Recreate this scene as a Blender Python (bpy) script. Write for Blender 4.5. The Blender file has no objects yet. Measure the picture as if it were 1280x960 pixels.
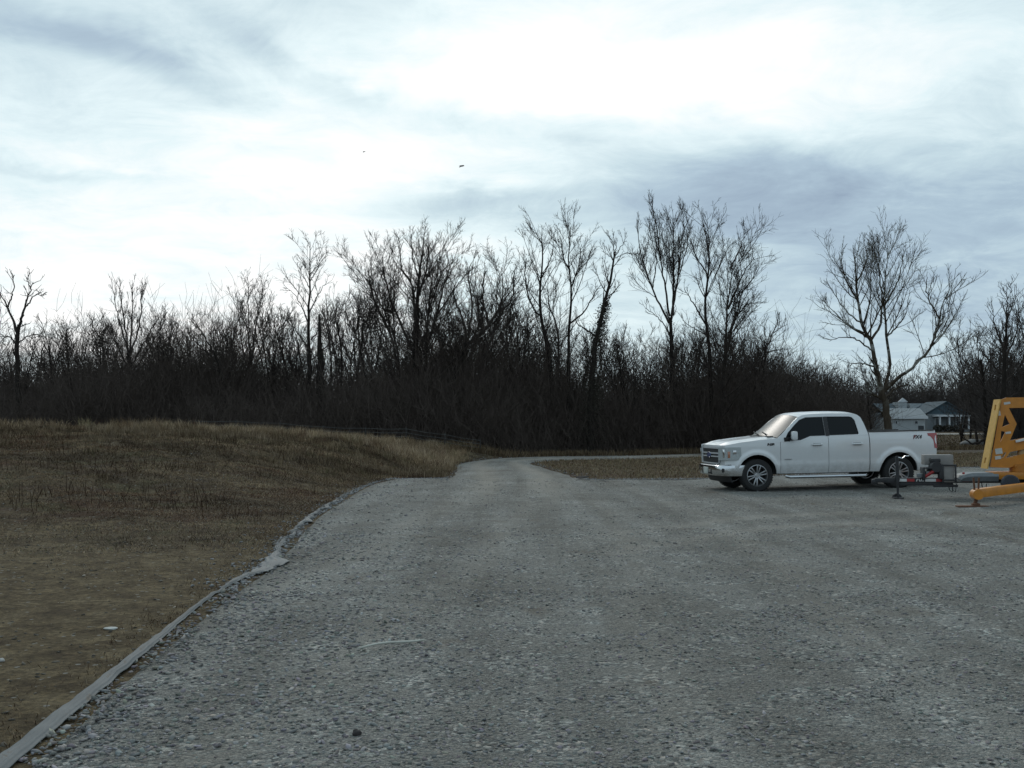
import bpy, bmesh, math, random
import numpy as np
from mathutils import Vector, Matrix, noise, geometry

random.seed(7)
RNG = np.random.default_rng(11)
scene = bpy.context.scene
COL = scene.collection
R_ = math.radians

# ------------------------------------------------------------------ camera
FOC, CU, CV = 1250.0, 640.0, 480.0
EYE = 1.65
PITCH = math.atan((531 - 480) / FOC)
cam_d = bpy.data.cameras.new('camera')
cam_d.sensor_width = 36.0
cam_d.lens = 36.0 * FOC / 1280.0
cam_d.clip_start = 0.05
cam_d.clip_end = 6000
cam = bpy.data.objects.new('camera', cam_d)
COL.objects.link(cam)
cam.location = (0, 0, EYE)
cam.rotation_euler = (math.pi / 2 + PITCH, 0, 0)
scene.camera = cam


def at(u, v, Y):
    """point at forward distance Y seen at photo pixel (u, v)"""
    a, b = (u - CU) / FOC, (CV - v) / FOC
    dy = math.cos(PITCH) - b * math.sin(PITCH)
    dz = math.sin(PITCH) + b * math.cos(PITCH)
    s = Y / dy
    return np.array([a * s, Y, EYE + dz * s])


# ------------------------------------------------------------------ node helpers
class Nodes:
    def __init__(self, tree):
        self.t = tree
        self.n, self.l = tree.nodes, tree.links

    def new(self, kind, **kw):
        nd = self.n.new(kind)
        for k, v in kw.items():
            setattr(nd, k, v)
        return nd

    def put(self, sock, val):
        if hasattr(val, 'is_linked') or hasattr(val, 'links'):
            self.l.new(val, sock)
        elif isinstance(val, (tuple, list)):
            if sock.type == 'RGBA' and len(val) == 3:
                val = tuple(val) + (1,)
            sock.default_value = val
        else:
            sock.default_value = val

    def math(self, op, a, b=0.0, c=None, clamp=False):
        nd = self.new('ShaderNodeMath', operation=op, use_clamp=clamp)
        self.put(nd.inputs[0], a)
        self.put(nd.inputs[1], b)
        if c is not None:
            self.put(nd.inputs[2], c)
        return nd.outputs[0]

    def mix(self, f, a, b, blend='MIX'):
        nd = self.new('ShaderNodeMix', data_type='RGBA', blend_type=blend)
        self.put(nd.inputs[0], f)
        self.put(nd.inputs[6], a)
        self.put(nd.inputs[7], b)
        return nd.outputs[2]

    def noise(self, vec, scale, detail=4, rough=0.55, dist=0.0):
        nd = self.new('ShaderNodeTexNoise')
        if vec is not None:
            self.l.new(vec, nd.inputs['Vector'])
        nd.inputs['Scale'].default_value = scale
        nd.inputs['Detail'].default_value = detail
        nd.inputs['Roughness'].default_value = rough
        nd.inputs['Distortion'].default_value = dist
        return nd.outputs[0]

    def ramp(self, fac, stops, interp='LINEAR'):
        nd = self.new('ShaderNodeValToRGB')
        cr = nd.color_ramp
        cr.interpolation = interp
        while len(cr.elements) < len(stops):
            cr.elements.new(0.5)
        for e, (p, c) in zip(cr.elements, stops):
            e.position = p
            e.color = tuple(c) + (1,) if len(c) == 3 else c
        self.put(nd.inputs[0], fac)
        return nd.outputs[0]

    def mapr(self, val, a, b, c=0.0, d=1.0):
        nd = self.new('ShaderNodeMapRange')
        nd.interpolation_type = 'SMOOTHSTEP'
        self.put(nd.inputs[0], val)
        for i, x in enumerate((a, b, c, d)):
            nd.inputs[i + 1].default_value = x
        return nd.outputs[0]


def new_mat(name):
    m = bpy.data.materials.new(name)
    m.use_nodes = True
    N = Nodes(m.node_tree)
    return m, N, N.n['Principled BSDF']


def simple(name, col, rough=0.6, metal=0.0, var=0.12, scale=12.0, coat=0.0, spec=0.5, bump=0.0):
    m, N, B = new_mat(name)
    tc = N.new('ShaderNodeTexCoord').outputs['Object']
    nz = N.noise(tc, scale, 5, 0.6)
    lo = tuple(c * (1 - var) for c in col)
    hi = tuple(min(1, c * (1 + var)) for c in col)
    N.l.new(N.ramp(nz, [(0.3, lo), (0.7, hi)]), B.inputs['Base Color'])
    B.inputs['Roughness'].default_value = rough
    B.inputs['Metallic'].default_value = metal
    B.inputs['Coat Weight'].default_value = coat
    B.inputs['Coat Roughness'].default_value = 0.05
    B.inputs['Specular IOR Level'].default_value = spec
    if bump:
        bp = N.new('ShaderNodeBump')
        bp.inputs['Strength'].default_value = bump
        bp.inputs['Distance'].default_value = 0.01
        N.l.new(nz, bp.inputs['Height'])
        N.l.new(bp.outputs[0], B.inputs['Normal'])
    return m


# ------------------------------------------------------------------ object helpers
def tag(o, label=None, cat=None, group=None, kind=None):
    if label:
        o['label'] = label
    if cat:
        o['category'] = cat
    if group:
        o['group'] = group
    if kind:
        o['kind'] = kind
    return o


def empty(name, loc=(0, 0, 0), rot=(0, 0, 0)):
    o = bpy.data.objects.new(name, None)
    COL.objects.link(o)
    o.location, o.rotation_euler = loc, rot
    o.empty_display_size = 0.2
    return o


def link(name, me, mat, parent=None):
    o = bpy.data.objects.new(name, me)
    COL.objects.link(o)
    if mat is not None and not me.materials:
        me.materials.append(mat)
    if parent is not None:
        o.parent = parent
    return o


def np_obj(name, V, faces, mat, parent=None, smooth=False, col=None, attrs=None):
    """faces: int array (m,3) or (m,4), or a list of such arrays"""
    if not isinstance(faces, list):
        faces = [faces]
    me = bpy.data.meshes.new(name)
    V = np.ascontiguousarray(V, dtype=np.float32)
    me.vertices.add(len(V))
    me.vertices.foreach_set('co', V.ravel())
    loops = np.concatenate([f.ravel() for f in faces]).astype(np.int32)
    starts, s = [], 0
    for f in faces:
        starts.append(s + np.arange(len(f)) * f.shape[1])
        s += f.size
    starts = np.concatenate(starts).astype(np.int32)
    me.loops.add(len(loops))
    me.loops.foreach_set('vertex_index', loops)
    me.polygons.add(len(starts))
    me.polygons.foreach_set('loop_start', starts)
    if smooth:
        me.polygons.foreach_set('use_smooth', np.ones(len(starts), dtype=bool))
    me.update(calc_edges=True)
    if col is not None:
        a = me.color_attributes.new('tint', 'FLOAT_COLOR', 'POINT')
        c = np.ones((len(V), 4), dtype=np.float32)
        c[:, :3] = col
        a.data.foreach_set('color', c.ravel())
    for k, vals in (attrs or {}).items():
        a = me.attributes.new(k, 'FLOAT', 'POINT')
        a.data.foreach_set('value', np.ascontiguousarray(vals, dtype=np.float32))
    return link(name, me, mat, parent)


def bm_obj(name, bm, mat, parent=None, smooth=False):
    me = bpy.data.meshes.new(name)
    bmesh.ops.recalc_face_normals(bm, faces=bm.faces)
    if smooth:
        for f in bm.faces:
            f.smooth = True
    bm.to_mesh(me)
    bm.free()
    if smooth == 'auto':
        me.set_sharp_from_angle(angle=R_(35))
    return link(name, me, mat, parent)


def add_box(bm, c, s, rot=None, bevel=0.0, M=None):
    r = bmesh.ops.create_cube(bm, size=1.0)
    vs = r['verts']
    mat = Matrix.Translation(c) @ (rot.to_4x4() if rot is not None else Matrix.Identity(4)) @ Matrix.Diagonal((*s, 1))
    if M is not None:
        mat = M @ mat
    bmesh.ops.transform(bm, matrix=mat, verts=vs)
    if bevel:
        es = {e for v in vs for e in v.link_edges}
        bmesh.ops.bevel(bm, geom=list(es), offset=bevel, segments=2, affect='EDGES', profile=0.6)


def add_beam(bm, p, q, w, h, bevel=0.0, up=(0, 0, 1)):
    """box beam from p to q, w wide sideways, h tall"""
    p, q = Vector(p), Vector(q)
    d = q - p
    x = d.normalized()
    y = Vector(up).cross(x).normalized()
    z = x.cross(y)
    rot = Matrix((x, y, z)).transposed()
    add_box(bm, (p + q) / 2, (d.length, w, h), rot, bevel)


def add_tube(bm, pts, r, n=10, cap=True):
    pts = [Vector(p) for p in pts]
    rad = r if isinstance(r, (list, tuple)) else [r] * len(pts)
    rings = []
    for i, p in enumerate(pts):
        t = (pts[min(i + 1, len(pts) - 1)] - pts[max(i - 1, 0)]).normalized()
        ref = Vector((0, 0, 1)) if abs(t.z) < 0.9 else Vector((1, 0, 0))
        a = ref.cross(t).normalized()
        b = t.cross(a)
        rings.append([bm.verts.new(p + rad[i] * (a * math.cos(k * 2 * math.pi / n) + b * math.sin(k * 2 * math.pi / n))) for k in range(n)])
    for A, B in zip(rings, rings[1:]):
        for k in range(n):
            bm.faces.new((A[k], A[(k + 1) % n], B[(k + 1) % n], B[k]))
    if cap:
        bm.faces.new(rings[0][::-1])
        bm.faces.new(rings[-1])


def add_lathe(bm, prof, c, n=36):
    """prof: (radius, y) closed loop; revolves round the y axis at c"""
    rings = []
    for k in range(n):
        a = k * 2 * math.pi / n
        rings.append([bm.verts.new((c[0] + r * math.cos(a), c[1] + y, c[2] + r * math.sin(a))) for r, y in prof])
    m = len(prof)
    for k in range(n):
        A, B = rings[k], rings[(k + 1) % n]
        for i in range(m):
            bm.faces.new((A[i], A[(i + 1) % m], B[(i + 1) % m], B[i]))


def add_shell(bm, G, off):
    """G: grid [i][j] of points, made solid by a second grid moved by off(i,j) or a vector"""
    ni, nj = len(G), len(G[0])
    A = [[bm.verts.new(G[i][j]) for j in range(nj)] for i in range(ni)]
    B = [[bm.verts.new(Vector(G[i][j]) + Vector(off)) for j in range(nj)] for i in range(ni)]
    for i in range(ni - 1):
        for j in range(nj - 1):
            bm.faces.new((A[i][j], A[i + 1][j], A[i + 1][j + 1], A[i][j + 1]))
            bm.faces.new((B[i][j], B[i][j + 1], B[i + 1][j + 1], B[i + 1][j]))
    for i in range(ni - 1):
        bm.faces.new((A[i][0], B[i][0], B[i + 1][0], A[i + 1][0]))
        bm.faces.new((A[i][-1], A[i + 1][-1], B[i + 1][-1], B[i][-1]))
    for j in range(nj - 1):
        bm.faces.new((A[0][j], A[0][j + 1], B[0][j + 1], B[0][j]))
        bm.faces.new((A[-1][j], B[-1][j], B[-1][j + 1], A[-1][j + 1]))


def add_plate(bm, outer, holes, front, depth):
    """flat outline with holes given in 2D; front(a,b) maps to 3D; depth is the thickness vector"""
    pts, edges = [], []
    for loop in [outer] + holes:
        s = len(pts)
        pts += [Vector(p) for p in loop]
        edges += [(s + i, s + (i + 1) % len(loop)) for i in range(len(loop))]
    v2, e2, f2, *_ = geometry.delaunay_2d_cdt(pts, edges, [], 0, 1e-5)

    def inside(p, loop):
        c = False
        for i in range(len(loop)):
            x1, y1 = loop[i]
            x2, y2 = loop[i - 1]
            if (y1 > p[1]) != (y2 > p[1]) and p[0] < (x2 - x1) * (p[1] - y1) / (y2 - y1) + x1:
                c = not c
        return c
    A = [bm.verts.new(front(p.x, p.y)) for p in v2]
    B = [bm.verts.new(Vector(front(p.x, p.y)) + Vector(depth)) for p in v2]
    used = {}
    for f in f2:
        cx = sum(v2[i].x for i in f) / len(f)
        cy = sum(v2[i].y for i in f) / len(f)
        if not inside((cx, cy), outer) or any(inside((cx, cy), h) for h in holes):
            continue
        bm.faces.new([A[i] for i in f])
        bm.faces.new([B[i] for i in reversed(f)])
        for i in range(len(f)):
            e = (f[i], f[(i + 1) % len(f)])
            used[e] = used.get(e, 0) + 1
    for a, b in used:
        if (b, a) not in used:
            bm.faces.new((A[b], A[a], B[a], B[b]))
    for v in [v for v in bm.verts if not v.link_faces]:
        bm.verts.remove(v)


def text_obj(name, body, size, mat, parent, loc, rot, ext=0.003, shear=0.0, bold=0.0):
    cu = bpy.data.curves.new(name, 'FONT')
    cu.body, cu.size, cu.extrude, cu.shear, cu.offset = body, size, ext, shear, bold
    t = bpy.data.objects.new(name, cu)
    COL.objects.link(t)
    dg = bpy.context.evaluated_depsgraph_get()
    me = bpy.data.meshes.new_from_object(t.evaluated_get(dg))
    bpy.data.objects.remove(t)
    bpy.data.curves.remove(cu)
    me.materials.clear()
    o = link(name, me, mat, parent)
    o.location, o.rotation_euler = loc, rot
    return o


def sstep(a, b, x):
    t = np.clip((np.asarray(x, dtype=float) - a) / (b - a), 0, 1)
    return t * t * (3 - 2 * t)


# ------------------------------------------------------------------ the lie of the land
LE_Y = [-20, 1.5, 4.8, 7.0, 9.64, 11.85, 14, 17.3, 20, 24.5, 28, 31, 36, 42, 46, 50, 60]
LE_X = [-1.0, -2.2, -2.46, -2.64, -2.85, -2.9, -3.15, -3.53, -3.7, -3.92, -3.98, -3.7, -2.2, -2.4, -1.8, 0.0, 6]


def left_edge(y):
    return np.interp(y, LE_Y, LE_X)


def grass_edge(y):
    """where the grass stops: the lot's edge, then the road's left edge"""
    y = np.asarray(y, float)
    return np.where(y < 30.9, np.interp(y, LE_Y, LE_X), np.interp(y, [30.9, 31.2, 36, 42, 46, 50, 60], [-3.7, -2.0, -2.1, -2.4, -1.8, 0, 6]))


def fnoise(x, y, s, seed=0.0):
    """vectorised value-noise made of sines, smooth and cheap"""
    x, y = np.asarray(x, float) * s + seed, np.asarray(y, float) * s - seed * 1.7
    return (np.sin(x * 1.3 + 1.7 * np.sin(y * 0.9 + 0.6)) + np.sin(y * 1.7 - 1.3 * np.sin(x * 1.1 + 2.0)) +
            0.6 * np.sin(x * 2.9 + y * 2.3 + 1.1 * np.sin(x * 1.9 - y)) + 0.5 * np.sin(3.7 * y - 2.8 * x + 0.7)) / 3.1


def land(x, y):
    x, y = np.asarray(x, float), np.asarray(y, float)
    d = left_edge(y) - x
    A = np.interp(d, [0, 0.7, 2, 3.5, 5, 8, 12, 16, 40, 70], [0, 0.05, 0.46, 0.92, 1.13, 1.32, 1.47, 1.56, 1.68, 1.3])
    S = sstep(13.0, 35.5, y) * (1 - 0.28 * sstep(37, 50, y)) * (1 - 0.3 * sstep(70, 130, y))
    rough = (0.11 * fnoise(x, y, 0.55, 3) + 0.07 * fnoise(x, y, 1.4, 9) + 0.035 * fnoise(x, y, 3.6, 17) * sstep(13, 18, y)) * sstep(0.3, 4, d) * (0.25 + 0.75 * sstep(12, 22, y))
    z = A * S + rough
    z = z + 0.02 * np.clip(x - 6, 0, 9) * sstep(0, 10, y)
    z = z + 0.45 * sstep(75, 140, y) * sstep(5, 40, x)
    return z


def edge_wobble(y):
    return (0.05 * fnoise(y, y, 2.3) + 0.03 * fnoise(y, y, 7.1)) * (0.12 + 0.88 * sstep(9, 12, y))


def lot_back(x):
    return np.interp(x, [-4.2, -3.0, -1.7, 2.2, 2.3, 5, 8, 11, 14, 30, 70], [30.2, 30.9, 31.0, 31.0, 30.2, 30.3, 31, 32.3, 34, 37, 40])


ROAD_L = [(-1.9, 30.0), (-2.0, 36), (-2.3, 42), (-1.5, 47), (0, 50.3), (2.9, 52.2), (8, 53.5), (20, 56), (45, 62), (120, 74)]
ROAD_R = [(2.3, 29.2), (1.6, 36), (0.9, 43), (1.1, 45.2), (2.2, 47.2), (4.5, 48.6), (9.5, 50), (21, 52), (46, 57.5), (121, 69)]


def resample(pts, n):
    pts = np.array(pts, float)
    # Catmull-Rom through the points
    P = np.vstack([2 * pts[0] - pts[1], pts, 2 * pts[-1] - pts[-2]])
    out = []
    for i in range(1, len(P) - 2):
        for t in np.linspace(0, 1, 12, endpoint=False):
            a, b, c, d = P[i - 1], P[i], P[i + 1], P[i + 2]
            out.append(0.5 * (2 * b + (c - a) * t + (2 * a - 5 * b + 4 * c - d) * t * t + (3 * b - a - 3 * c + d) * t ** 3))
    out.append(pts[-1])
    out = np.array(out)
    L = np.concatenate([[0], np.cumsum(np.linalg.norm(np.diff(out, axis=0), axis=1))])
    s = np.linspace(0, L[-1], n)
    return np.stack([np.interp(s, L, out[:, k]) for k in range(out.shape[1])], axis=1)


# ------------------------------------------------------------------ ground material(s)
def ground_material():
    m, N, B = new_mat('field_soil_and_dead_grass')
    tc = N.new('ShaderNodeTexCoord').outputs['Object']
    big = N.noise(tc, 0.35, 5, 0.6, 0.4)
    mid = N.noise(tc, 1.7, 6, 0.65)
    fine = N.noise(tc, 18, 6, 0.7)
    straw = N.noise(tc, 60, 4, 0.7)
    grass = N.ramp(mid, [(0.32, (0.026, 0.019, 0.013)), (0.46, (0.062, 0.046, 0.028)), (0.58, (0.094, 0.073, 0.045)), (0.70, (0.125, 0.104, 0.066))])
    red = N.mix(N.mapr(big, 0.50, 0.64), grass, (0.058, 0.034, 0.020))
    grn = N.mix(N.math('MULTIPLY', N.mapr(N.noise(tc, 0.8, 3), 0.55, 0.7), 0.5), red, (0.062, 0.066, 0.030))
    bare = N.ramp(N.noise(tc, 2.4, 7, 0.62, 0.3), [(0.30, (0.056, 0.041, 0.025)), (0.5, (0.104, 0.080, 0.047)), (0.70, (0.150, 0.121, 0.076))])
    at_b = N.new('ShaderNodeAttribute', attribute_name='bare').outputs['Fac']
    fac = N.mapr(N.math('ADD', at_b, N.math('MULTIPLY', N.math('SUBTRACT', mid, 0.5), 1.3)), 0.25, 0.75)
    c = N.mix(fac, grn, bare)
    at_l = N.new('ShaderNodeAttribute', attribute_name='litter').outputs['Fac']
    lit = N.ramp(fine, [(0.3, (0.020, 0.014, 0.010)), (0.7, (0.050, 0.036, 0.024))])
    c = N.mix(at_l, c, lit)
    mid2 = N.noise(tc, 5.5, 6, 0.75, 0.4)
    c = N.mix(0.9, c, N.ramp(mid2, [(0.32, (0.50, 0.47, 0.44)), (0.52, (1.02, 1.0, 1.0)), (0.70, (1.5, 1.46, 1.38))]), 'MULTIPLY')
    c = N.mix(0.95, c, N.ramp(fine, [(0.30, (0.38, 0.36, 0.34)), (0.52, (1.05, 1.05, 1.05)), (0.72, (1.75, 1.7, 1.6))]), 'MULTIPLY')
    c = N.mix(0.5, c, N.ramp(straw, [(0.3, (0.6, 0.6, 0.6)), (0.7, (1.35, 1.32, 1.22))]), 'MULTIPLY')
    vo = N.new('ShaderNodeTexVoronoi')
    N.l.new(tc, vo.inputs['Vector'])
    vo.inputs['Scale'].default_value = 9
    peb = N.math('LESS_THAN', vo.outputs['Distance'], 0.17)
    sel = N.math('MULTIPLY', peb, N.math('GREATER_THAN', N.noise(tc, 5, 2), 0.50))
    c = N.mix(sel, c, (0.21, 0.20, 0.175))
    N.l.new(c, B.inputs['Base Color'])
    B.inputs['Roughness'].default_value = 0.95
    B.inputs['Specular IOR Level'].default_value = 0.12
    bp = N.new('ShaderNodeBump')
    bp.inputs['Strength'].default_value = 0.9
    bp.inputs['Distance'].default_value = 0.10
    N.l.new(N.math('ADD', N.math('MULTIPLY', mid, 0.8), N.math('MULTIPLY', fine, 0.45)), bp.inputs['Height'])
    N.l.new(bp.outputs[0], B.inputs['Normal'])
    return m


def gravel_material():
    m, N, B = new_mat('crushed_limestone_gravel')
    tc = N.new('ShaderNodeTexCoord').outputs['Object']
    warp = N.new('ShaderNodeVectorMath', operation='ADD')
    N.l.new(tc, warp.inputs[0])
    wn = N.new('ShaderNodeTexNoise')
    N.l.new(tc, wn.inputs['Vector'])
    wn.inputs['Scale'].default_value = 22
    sc = N.new('ShaderNodeVectorMath', operation='SCALE')
    N.l.new(wn.outputs['Color'], sc.inputs[0])
    sc.inputs['Scale'].default_value = 0.03
    N.l.new(sc.outputs[0], warp.inputs[1])
    v1 = N.new('ShaderNodeTexVoronoi')
    N.l.new(warp.outputs[0], v1.inputs['Vector'])
    v1.inputs['Scale'].default_value = 38
    v2 = N.new('ShaderNodeTexVoronoi')
    N.l.new(warp.outputs[0], v2.inputs['Vector'])
    v2.inputs['Scale'].default_value = 95
    sep = N.new('ShaderNodeSeparateColor')
    N.l.new(v1.outputs['Color'], sep.inputs[0])
    stone = N.ramp(sep.outputs[0], [(0.0, (0.052, 0.056, 0.058)), (0.3, (0.090, 0.096, 0.098)), (0.55, (0.120, 0.127, 0.128)), (0.78, (0.160, 0.167, 0.166)), (0.95, (0.26, 0.265, 0.26))])
    hue = N.ramp(sep.outputs[1], [(0.0, (1.10, 0.98, 0.93)), (0.25, (1.0, 1.0, 1.0)), (0.75, (0.97, 1.0, 1.02)), (1.0, (0.92, 1.02, 1.03))])
    stone = N.mix(0.8, stone, hue, 'MULTIPLY')
    sep2 = N.new('ShaderNodeSeparateColor')
    N.l.new(v2.outputs['Color'], sep2.inputs[0])
    grit = N.ramp(sep2.outputs[0], [(0.0, (0.070, 0.072, 0.072)), (0.6, (0.112, 0.117, 0.116)), (1.0, (0.185, 0.188, 0.182))])
    patch = N.noise(tc, 0.55, 5, 0.6, 0.5)
    patch2 = N.noise(tc, 3.0, 4, 0.6)
    c = N.mix(N.mapr(patch2, 0.40, 0.62), grit, stone)
    c = N.mix(0.85, c, N.ramp(patch, [(0.30, (0.74, 0.72, 0.69)), (0.5, (0.98, 0.98, 0.98)), (0.72, (1.24, 1.26, 1.27))]), 'MULTIPLY')
    # long drifts left by tyres and the grader
    mp = N.new('ShaderNodeMapping')
    mp.inputs['Scale'].default_value = (1.5, 0.10, 1)
    mp.inputs['Rotation'].default_value = (0, 0, R_(-9))
    N.l.new(tc, mp.inputs['Vector'])
    drift = N.noise(mp.outputs[0], 1.0, 3, 0.5)
    c = N.mix(0.8, c, N.ramp(drift, [(0.36, (0.76, 0.74, 0.71)), (0.64, (1.19, 1.20, 1.20))]), 'MULTIPLY')
    at_w = N.new('ShaderNodeAttribute', attribute_name='track').outputs['Fac']
    c = N.mix(N.math('MULTIPLY', at_w, 0.6), c, (0.205, 0.198, 0.18))
    mud = N.mapr(N.noise(tc, 0.9, 4, 0.6, 0.6), 0.60, 0.72)
    c = N.mix(N.math('MULTIPLY', mud, 0.55), c, (0.072, 0.060, 0.046))
    at_e = N.new('ShaderNodeAttribute', attribute_name='earth').outputs['Fac']
    c = N.mix(at_e, c, N.ramp(patch2, [(0.3, (0.040, 0.033, 0.025)), (0.7, (0.066, 0.056, 0.043))]))
    c = N.mix(1.0, c, (1.62, 1.52, 1.40), 'MULTIPLY')
    N.l.new(c, B.inputs['Base Color'])
    B.inputs['Roughness'].default_value = 0.9
    B.inputs['Specular IOR Level'].default_value = 0.2
    bp = N.new('ShaderNodeBump')
    bp.inputs['Strength'].default_value = 1.0
    bp.inputs['Distance'].default_value = 0.025
    h = N.math('ADD', N.math('MULTIPLY', v1.outputs['Distance'], -1.0), N.math('MULTIPLY', v2.outputs['Distance'], -0.4))
    N.l.new(N.math('ADD', h, N.math('MULTIPLY', patch2, 0.6)), bp.inputs['Height'])
    N.l.new(bp.outputs[0], B.inputs['Normal'])
    return m


def tint_material(name, rough=0.9, spec=0.15, two_tone=0.25, scale=8.0, translucent=0.0):
    m, N, B = new_mat(name)
    a = N.new('ShaderNodeVertexColor', layer_name='tint').outputs[0]
    tc = N.new('ShaderNodeTexCoord').outputs['Object']
    nz = N.noise(tc, scale, 4, 0.6)
    c = N.mix(1.0, a, N.ramp(nz, [(0.3, (1 - two_tone,) * 3), (0.7, (1 + two_tone,) * 3)]), 'MULTIPLY')
    N.l.new(c, B.inputs['Base Color'])
    B.inputs['Roughness'].default_value = rough
    B.inputs['Specular IOR Level'].default_value = spec
    return m


M_GROUND = ground_material()
M_GRAVEL = gravel_material()

# ground: one sheet out to the horizon
gx = np.unique(np.concatenate([np.linspace(-2500, -120, 12), np.linspace(-120, -40, 24), np.arange(-40, 24, 0.33), np.linspace(24, 90, 60), np.linspace(90, 2500, 14)]))
gy = np.unique(np.concatenate([np.linspace(-800, -20, 8), np.linspace(-20, 3, 20), np.arange(3, 62, 0.33), np.linspace(62, 180, 60), np.linspace(180, 4000, 16)]))
X, Y = np.meshgrid(gx, gy)
Z = land(X, Y)
inside = sstep(0.0, 0.5, X - left_edge(Y)) * (1 - sstep(-0.3, 0.0, Y - lot_back(X))) * (X < 70.5)
Z = Z - 0.06 * inside
RLs, RRs = resample(ROAD_L, 120), resample(ROAD_R, 120)
# keep the ground just below the road bed
mid = (RLs + RRs) / 2
half = np.linalg.norm(RLs - RRs, axis=1) / 2
near = (Y > 28) & (Y < 80) & (X > -6) & (X < 122)
ii = np.argwhere(near)
for i, j in ii:
    dd = np.hypot(mid[:, 0] - X[i, j], mid[:, 1] - Y[i, j])
    k = int(dd.argmin())
    q = dd[k] / half[k]
    if q < 1.4:
        Z[i, j] -= 0.05 * (1 - max(0, (q - 0.9) / 0.5) if q > 0.9 else 1)
n_r, n_c = X.shape
idx = np.arange(n_r * n_c).reshape(n_r, n_c)
quads = np.stack([idx[:-1, :-1], idx[:-1, 1:], idx[1:, 1:], idx[1:, :-1]], axis=-1).reshape(-1, 4)
bare = (1 - sstep(11.5, 18.0, Y + 0.10 * (X + 8) + 2.2 * fnoise(X, Y, 0.55, 41) + 0.9 * fnoise(X, Y, 1.7, 13))) * (X < left_edge(Y) + 1) * 1.0
bare = np.maximum(bare, 0.55 * np.exp(-((X - left_edge(Y)) / 0.9) ** 2) * (Y < 28))
litter = np.where(X > 16, 0.25 * sstep(56, 60, Y), sstep(50, 54, Y))
g = np_obj('ground', np.stack([X, Y, Z], -1).reshape(-1, 3), quads, M_GROUND, smooth=True,
           attrs={'bare': bare.ravel(), 'litter': litter.ravel()})
tag(g, kind='structure')

# gravel lot
ys = np.concatenate([np.linspace(-14, 3, 18), np.linspace(3.2, 32, 150)])
tt = (ys - ys[0]) / (ys[-1] - ys[0])
ss = np.concatenate([np.linspace(0, 0.02, 16, endpoint=False), np.linspace(0.02, 0.35, 120, endpoint=False), np.linspace(0.35, 1, 50)])
T, S_ = np.meshgrid(tt, ss, indexing='ij')
Yl = -14 + T * 46.0
for _ in range(3):
    Xl = left_edge(Yl) + edge_wobble(Yl) + S_ * 73
    Yl = -14 + T * (lot_back(Xl) + 14 + 0.30 * fnoise(Xl, Xl, 1.1, 5) + 0.16 * fnoise(Xl, Xl, 3.7, 2) + 0.08 * fnoise(Xl, Xl, 9.1, 1))
edge = np.exp(-((Xl - left_edge(Yl)) / 0.18) ** 2)
Zl = land(Xl, Yl) + 0.004 + (0.018 * fnoise(Xl, Yl, 0.9, 1) + 0.010 * fnoise(Xl, Yl, 2.6, 4)) * sstep(0.1, 1.5, Xl - left_edge(Yl)) - 0.03 * edge
# puddle-like hollows and ruts stay shallow
n_r, n_c = Xl.shape
idx = np.arange(n_r * n_c).reshape(n_r, n_c)
quads = np.stack([idx[:-1, :-1], idx[:-1, 1:], idx[1:, 1:], idx[1:, :-1]], axis=-1).reshape(-1, 4)
trk = np.zeros_like(Xl)
for x0, x1 in ((-0.7, -0.55), (0.95, 0.85)):
    xc = np.interp(Yl, [14, 22, 31], [x0 - 1.2, x0, x1])
    trk += np.exp(-((Xl - xc) / 0.34) ** 2) * sstep(17, 30, Yl)
# older wheel tracks: two pairs sweeping in from the road, one pair curving off towards the parked truck
for px_, py_ in (([-3.4, -2.2, -1.5, -0.9], [4, 11, 18, 28]), ([-1.7, -0.55, 0.15, 0.6], [4, 11, 18, 28]), ([0.8, 1.3, 1.9, 1.5], [4, 11, 18, 28]), ([2.5, 3.0, 3.5, 3.0], [4, 11, 18, 28])):
    xc = np.interp(Yl, py_, px_) + 0.12 * fnoise(Yl, Yl * .2, .5, 4)
    trk += 0.42 * np.exp(-((Xl - xc) / 0.22) ** 2) * (0.4 + 0.6 * sstep(-.5, .6, fnoise(Xl, Yl, .6, 7)))
for y0 in (17.5, 19.3):
    yc = y0 + np.interp(Xl, [0, 4, 9, 20], [-6, -1.5, .6, 1.4])
    trk += 0.5 * np.exp(-((Yl - yc) / 0.30) ** 2) * sstep(0, 3, Xl)
lot = np_obj('gravel_lot', np.stack([Xl, Yl, Zl], -1).reshape(-1, 3), quads, M_GRAVEL, smooth=True, attrs={'track': trk.ravel()})
tag(lot, kind='structure')

# gravel road leaving the lot and bending right behind the grass
U = np.linspace(0, 1, 13)
n = 160
Ls, Rs = resample(ROAD_L, n), resample(ROAD_R, n)
wob = 0.16 * fnoise(np.arange(n) * 0.5, np.arange(n) * 0.3, 1.0, 8) + 0.10 * fnoise(np.arange(n), np.arange(n) * 0.7, 1.7, 3)
XY = Ls[:, None, :] * (1 - U)[None, :, None] + Rs[:, None, :] * U[None, :, None]
XY[:, 0, 0] += wob
XY[:, -1, 0] += wob[::-1]
Zr = land(XY[..., 0], XY[..., 1]) + 0.012 + 0.03 * np.sin(U * math.pi)[None, :] - 0.05 * (np.abs(U - 0.5) > 0.49)[None, :]
Zr[:3] = land(XY[:3, :, 0], XY[:3, :, 1]) - 0.02 + np.linspace(0, 0.02, 3)[:, None]
trk = np.exp(-((U - 0.27) / 0.09) ** 2) + np.exp(-((U - 0.73) / 0.09) ** 2)
idx = np.arange(n * 13).reshape(n, 13)
quads = np.stack([idx[:-1, :-1], idx[:-1, 1:], idx[1:, 1:], idx[1:, :-1]], axis=-1).reshape(-1, 4)
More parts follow.
